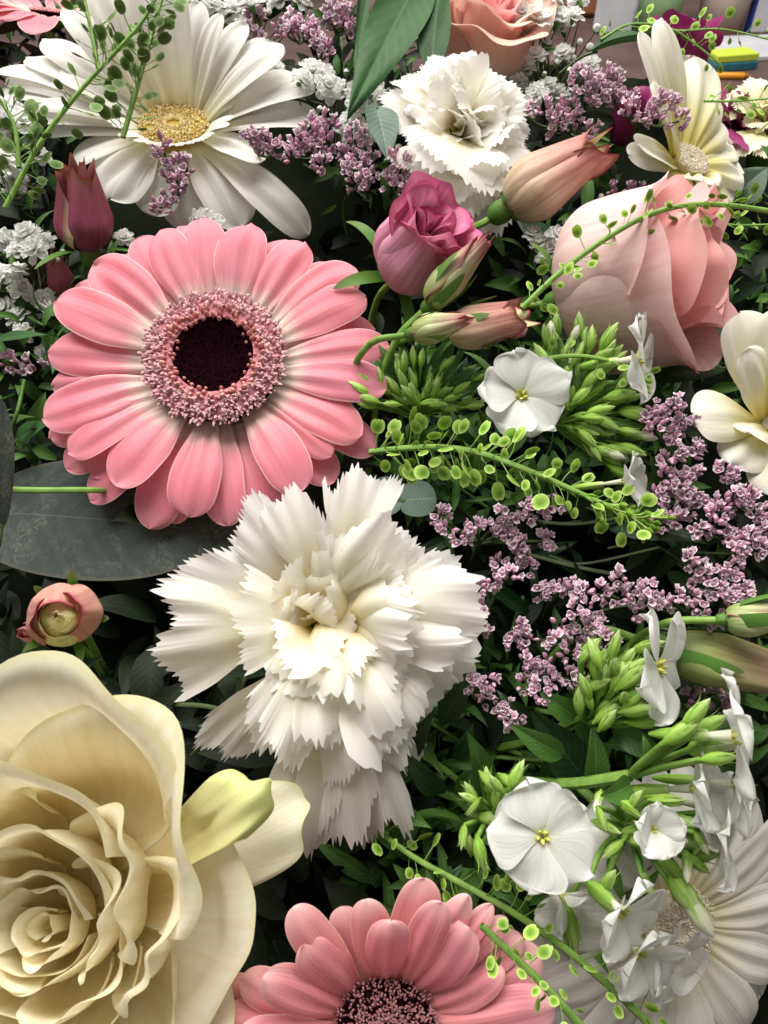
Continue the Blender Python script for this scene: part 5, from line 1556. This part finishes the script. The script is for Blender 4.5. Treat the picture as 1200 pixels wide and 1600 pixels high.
b = at(930, 1150, .19)
t = thing('phlox_spray', 'white phlox spray with one blossom tilted away below the dense statice', 'flower', b, group='phlox sprays')
phlox_blossom(t, b, 1032, 1042, .176, (.72, .10, .55), 88, 601, roll=.9, el=4, droop=10)
phlox_buds(t, b, (925, 1120), [(r.uniform(900, 1010), r.uniform(1010, 1130), r.uniform(-.3, 1), r.uniform(-.1, 1), r.uniform(.7, 1.05), int(r.integers(0, 3))) for _ in range(26)] + [(930, 1035, -.1, 1, 1.2, 0), (955, 1022, .3, 1, 1.0, 1), (975, 1035, .6, .8, 1.1, 2), (970, 1085, .9, .4, 1.25, 3), (995, 1110, 1, .25, 1.1, 0), (1005, 1128, 1, .05, 1.1, 1), (940, 1068, .2, .8, 1.1, 2), (955, 1060, .5, .8, 1.0, 0),
                               (985, 1060, .7, .6, 1.2, 1), (915, 1075, -.3, .7, .9, 2), (945, 1100, .4, .4, .9, 0), (965, 1125, .8, -.1, .9, 1), (960, 1010, .3, 1, .9, 2), (990, 1045, .8, .8, 1.0, 0), (920, 1095, -.2, .5, .8, 1)], .178, 40, 605, stem_r=.0008)
for i, (x, y, dx, dy, L) in enumerate([(930, 1230, -.1, 1, 110), (880, 1180, -.8, .5, 110), (960, 1140, .6, -.3, 90), (900, 1120, -.7, .5, 80)]):
    phlox_leaf(t, b, x, y, .184, dx, dy, .3, L, 42, 610 + i, 'leaf_bright')
part('stem', tube(MB(), bez([at(700, 1180, .215), at(820, 1160, .20), at(930, 1110, .188)], 14) - b, .0012, 7), t, M['stem'])

b = at(960, 1225, .18)
t = thing('phlox_spray', 'white phlox spray with plump pale bud and blossom on the right edge', 'flower', b, group='phlox sprays')
phlox_blossom(t, b, 1152, 1150, .160, (.86, .1, .42), 98, 621, roll=.3, el=2)
phlox_buds(t, b, (985, 1212), [(1062, 1145, .6, .5, 1.25, 2), (1108, 1165, .85, .32, 1.5, 3), (1085, 1118, .5, .6, 1.1, 1), (1105, 1135, .7, .4, 1.1, 0), (1120, 1185, .9, .1, 1.0, 1)], .163, 44, 625, stem_r=.0010)
part('stem', tube(MB(), bez([at(760, 1215, .20), at(880, 1225, .185), at(985, 1212, .175)], 14) - b, .0014, 7), t, M['stem'])
phlox_leaf(t, b, 1015, 1205, .172, -.2, 1, .2, 62, 22, 630)
phlox_leaf(t, b, 985, 1225, .172, -.9, -.2, .5, 60, 50, 631)

b = at(790, 1290, .175)
t = thing('phlox_spray', 'white phlox blossom facing up with green buds above the bottom gerbera', 'flower', b, group='phlox sprays')
phlox_blossom(t, b, 848, 1308, .160, (.02, .22, .97), 82, 641, roll=.55, el=4, droop=-4, widen=1.12)
phlox_buds(t, b, (775, 1285), [(r.uniform(715, 810), r.uniform(1205, 1330), r.uniform(-.6, .6), r.uniform(-1, 1), r.uniform(.6, .95), int(r.integers(0, 3))) for _ in range(12)] + [(762, 1222, -.1, 1, 1.0, 0), (806, 1212, .5, .9, 1.05, 1), (738, 1243, -.4, .7, .95, 2), (775, 1245, .1, .8, .9, 0), (768, 1280, .6, -.1, 1.25, 4), (724, 1305, -.2, -.9, .8, 1), (750, 1330, .2, -1, 1.15, 2), (745, 1275, -.5, .3, .8, 0)], .166, 36, 645, stem_r=.0007)

b = at(1010, 1330, .185)
t = thing('phlox_spray', 'fading phlox spray with crumpled white blossoms and long green buds lower right', 'flower', b, group='phlox sprays')
phlox_blossom(t, b, 1020, 1296, .165, (.1, .25, .9), 50, 651, roll=.2, el=38, droop=40)
phlox_blossom(t, b, 1085, 1232, .168, (.7, .2, .5), 72, 652, roll=.4, el=24, droop=30)
phlox_blossom(t, b, 1130, 1300, .165, (.8, -.1, .45), 80, 653, roll=1.4, el=10, droop=30)
phlox_blossom(t, b, 972, 1425, .163, (.5, -.3, .7), 74, 654, roll=.1, el=20, droop=20)
phlox_blossom(t, b, 880, 1400, .172, (.6, -.5, .6), 54, 655, roll=1.1, el=40, droop=10, skip=(1, 3))
phlox_blossom(t, b, 1040, 1500, .175, (.6, -.2, .7), 74, 656, roll=.6, el=20, droop=20)
phlox_blossom(t, b, 1000, 1490, .168, (.3, -.3, .8), 70, 671, roll=.2, el=25, droop=30)
phlox_blossom(t, b, 1100, 1260, .172, (.6, .1, .7), 66, 672, roll=.9, el=28, droop=30)
phlox_blossom(t, b, 1150, 1225, .166, (.8, .1, .5), 74, 673, roll=.5, el=12, droop=24)
phlox_buds(t, b, (985, 1290), [(r.uniform(930, 1110), r.uniform(1240, 1400), r.uniform(-.2, 1), r.uniform(-.9, .5), r.uniform(.7, 1.1), int(r.integers(0, 5))) for _ in range(20)] + [(1065, 1308, .95, -.15, 1.3, 0), (1085, 1335, .95, .05, 1.4, 1), (1050, 1355, .6, -.7, 1.2, 2), (1072, 1400, .55, -.85, 1.9, 4), (960, 1325, -.5, -.4, .9, 1), (1040, 1250, .9, .1, 1.1, 2), (890, 1445, .2, -1, 1.5, 2), (940, 1400, .7, -.6, 1.4, 0), (1090, 1290, .9, 0, 1.3, 1)], .170, 38, 657, stem_r=.0008)
part('stem', tube(MB(), bez([at(870, 1200, .195), at(940, 1260, .185), at(985, 1290, .178), at(1010, 1340, .175)], 14) - b, .0013, 7), t, M['stem'])
phlox_leaf(t, b, 950, 1340, .178, .3, -1, .2, 70, 20, 660)
for k, (x, y, dx, dy) in enumerate([(620, 1190, .3, .5), (690, 1240, -.3, .4), (640, 1420, .6, .6), (850, 1150, -.5, .5), (690, 1130, .3, .7), (560, 1330, -.3, .5)]):
    phlox_leaf(t, b, x, y, .195, dx, dy, .3, 120, 40, 670 + k, 'leaf_dark')

r = np.random.default_rng(71)
b = at(760, 1180, .215)
t = thing('green_sprig', 'leafy green phlox shoots in the shade between carnation and phlox', 'foliage', b)
for k in range(34):
    x, y = r.uniform(610, 900), r.uniform(1090, 1420)
    a = r.uniform(0, 2 * math.pi)
    phlox_leaf(t, b, x, y, D(y) + r.uniform(.022, .036), math.cos(a), math.sin(a), r.uniform(-.1, .5), r.uniform(50, 110), r.uniform(16, 34), 800 + k, 'leaf_bright' if k % 3 else 'leaf')
for k in range(12):
    x, y = r.uniform(560, 820), r.uniform(1080, 1380)
    part('stem', tube(MB(), bez([at(x, y, D(y) + .035), at(x + r.uniform(40, 90), y + r.uniform(-10, 40), D(y) + .030), at(x + r.uniform(120, 200), y + r.uniform(-20, 90), D(y) + .026)], 10) - b, r.uniform(.0005, .0009), 6), t, M['stem'])
b = at(1020, 700, .24)
t = thing('green_sprig', 'dark leafy shoots in the shade behind the statice on the right', 'foliage', b)
for k in range(30):
    x, y = r.uniform(700, 1180), r.uniform(760, 1060)
    a = r.uniform(0, 2 * math.pi)
    phlox_leaf(t, b, x, y, D(y) + r.uniform(.020, .036), math.cos(a), math.sin(a), r.uniform(-.1, .4), r.uniform(60, 130), r.uniform(14, 34), 850 + k, 'leaf_dark' if k % 2 else 'leaf')
for k in range(10):
    x, y = r.uniform(800, 1000), r.uniform(780, 1000)
    part('stem', tube(MB(), bez([at(x, y, D(y) + .022), at(x + r.uniform(40, 90), y + r.uniform(-10, 20), D(y) + .016), at(x + r.uniform(120, 220), y + r.uniform(-20, 60), D(y) + .014)], 10) - b, r.uniform(.0004, .0007), 6), t, M['stem_dark'])
b = at(420, 1100, .22)
t = thing('green_sprig', 'thin dark green twigs in the black gap left of the carnation', 'foliage', b)
for k, q in enumerate([[(260, 1100), (330, 1105), (380, 1125)], [(300, 1180), (350, 1120), (395, 1040)], [(340, 1160), (375, 1110), (372, 1060)], [(270, 1130), (340, 1135), (400, 1100)]]):
    part('stem', tube(MB(), bez([at(x, y, .208 - .002 * i) for i, (x, y) in enumerate(q)], 10) - b, .0007, 6), t, M['stem_dark'])

# ------------------------------------------------------------------ the desk behind
def onto(px, py, z=0.):
    """point of the table top seen at an image position"""
    dr = at(px, py, 1.) - CAM
    return CAM + dr * ((z - CAM[2]) / dr[2])


M['green_cup'] = plain_mat('pale green glaze', lin('9DBE8C'), lin('8AAE78'), scale=30, rough=.3, spec=.5)
M['beige_cup'] = plain_mat('beige ceramic', lin('CDBBAC'), lin('BCA89A'), scale=30, rough=.4)
M['paper'] = plain_mat('white paper', lin('D8D8DC'), lin('C2C4CC'), scale=20, rough=.8)
M['wood'] = plain_mat('orange brown wood', lin('A8714E'), lin('8E5A3C'), scale=30, rough=.6)
M['teal'] = plain_mat('teal plastic', lin('3A7F8E'), lin('2C6A7A'), scale=60, rough=.5)
M['lime'] = plain_mat('lime foam', lin('C6D84A'), lin('B4C840'), scale=400, rough=.9, bump=.5)
M['pencil'] = plain_mat('orange pencil paint', lin('E09A2A'), lin('D2881E'), scale=60, rough=.4)
M['blue'] = plain_mat('blue card', lin('2E3C86'), lin('28347A'), scale=60, rough=.6)
M['tinybrown'] = plain_mat('dark earth', lin('3A2A26'), lin('2A1E1C'), scale=80, rough=.9)


def vessel(name, label, px, py, rb, rt, h, m, mi='tinybrown'):
    p = onto(px, py)
    t = thing(name, label, 'pot', p)
    th = .003
    mb = MB()
    lathe(mb, [(.001, .0005), (rb, .0005), (rb + (rt - rb) * .5, h * .5), (rt, h), (rt + .003, h + .001), (rt + .002, h + .006), (rt - th, h + .004), (rt - th, h * .85)], 36)
    part('body', mb, t, m)
    mb = MB()
    lathe(mb, [(.0005, h * .87), (rt - th * .9, h * .86)], 24)
    part('soil', mb, t, M[mi])
    return t


vessel('green_pot', 'pale green pot on the desk at the top edge', 1023, 48, .028, .036, .09, M['green_cup'])
vessel('beige_pot', 'beige ceramic pot on the desk at the top edge', 1122, 46, .030, .044, .10, M['beige_cup'])


def block(name, label, cat, px, py, sx, sy, sz, rz, m, parts=None, z=0.0):
    p = onto(px, py)
    c, s = math.cos(rz), math.sin(rz)
    t = thing(name, label, cat, (p[0], p[1], z), np.array([[c, -s, 0], [s, c, 0], [0, 0, 1]]))
    for (nm, x0, x1, y0, y1, z0, z1, mm) in (parts or [('body', -sx / 2, sx / 2, -sy / 2, sy / 2, .0005, sz, m)]):
        bv = min(x1 - x0, y1 - y0, z1 - z0) * .12
        mb = MB()
        # bevelled slab: stacked outlines
        outl = []
        for zz, ins in ((z0, bv), (z0 + bv, 0), (z1 - bv, 0), (z1, bv), (z1, min(x1 - x0, y1 - y0) * .499)):
            outl.append([(x0 + ins, y0 + ins, zz), (x1 - ins, y0 + ins, zz), (x1 - ins, y1 - ins, zz), (x0 + ins, y1 - ins, zz)])
        mb.grid(np.array(outl), wrap=True)
        me = mb.mesh(nm, mm)
        me.polygons.foreach_set('use_smooth', np.zeros(len(me.polygons), bool))
        part(nm, me, t)
    return t


block('paper_stack', 'white papers lying on the desk below the pots', 'paper', 1140, 80, .16, .10, .006, .12, M['paper'])
block('leaflet', 'grey white folded leaflet standing behind the flowers near the green pot', 'paper', 955, 50, .05, .02, .05, .2, M['paper'])
block('leaflet', 'white leaflet leaning left of the green pot', 'paper', 978, 40, .03, .015, .055, -.1, M['paper'])
block('wooden_box', 'orange brown wooden box at the top edge above the gypsophila', 'box', 905, 22, .11, .06, .06, .1, M['wood'])
block('sponge', 'teal and lime sponge on the desk', 'sponge', 1138, 106, .055, .03, .02, .25, None,
      parts=[('base', -.03, .03, -.016, .016, .0005, .010, M['teal']), ('pad', -.029, .029, -.015, .015, .0105, .019, M['lime'])])
block('blue_card', 'white card with blue edge at the top right corner', 'card', 1195, 50, .06, .012, .06, .1, None,
      parts=[('edge', -.030, -.026, -.006, .006, .0005, .06, M['blue']), ('card', -.0258, .03, -.006, .006, .0005, .06, M['paper'])])
p = onto(1140, 124)
t = thing('pencil', 'short orange pencil on the desk beside the sponge', 'pencil', (p[0], p[1], .004))
mb = MB()
lathe(mb, [(.0005, -.026), (.0042, -.026), (.0042, .014), (.004, .016)], 6, rot=rot_to((1, -.05, 0)))
me = mb.mesh('barrel', M['pencil'])
part('barrel', me, t)
mb = MB()
lathe(mb, [(.004, .016), (.0012, .027), (.0002, .03)], 12, rot=rot_to((1, -.05, 0)))
part('tip', mb, t, M['wood'])
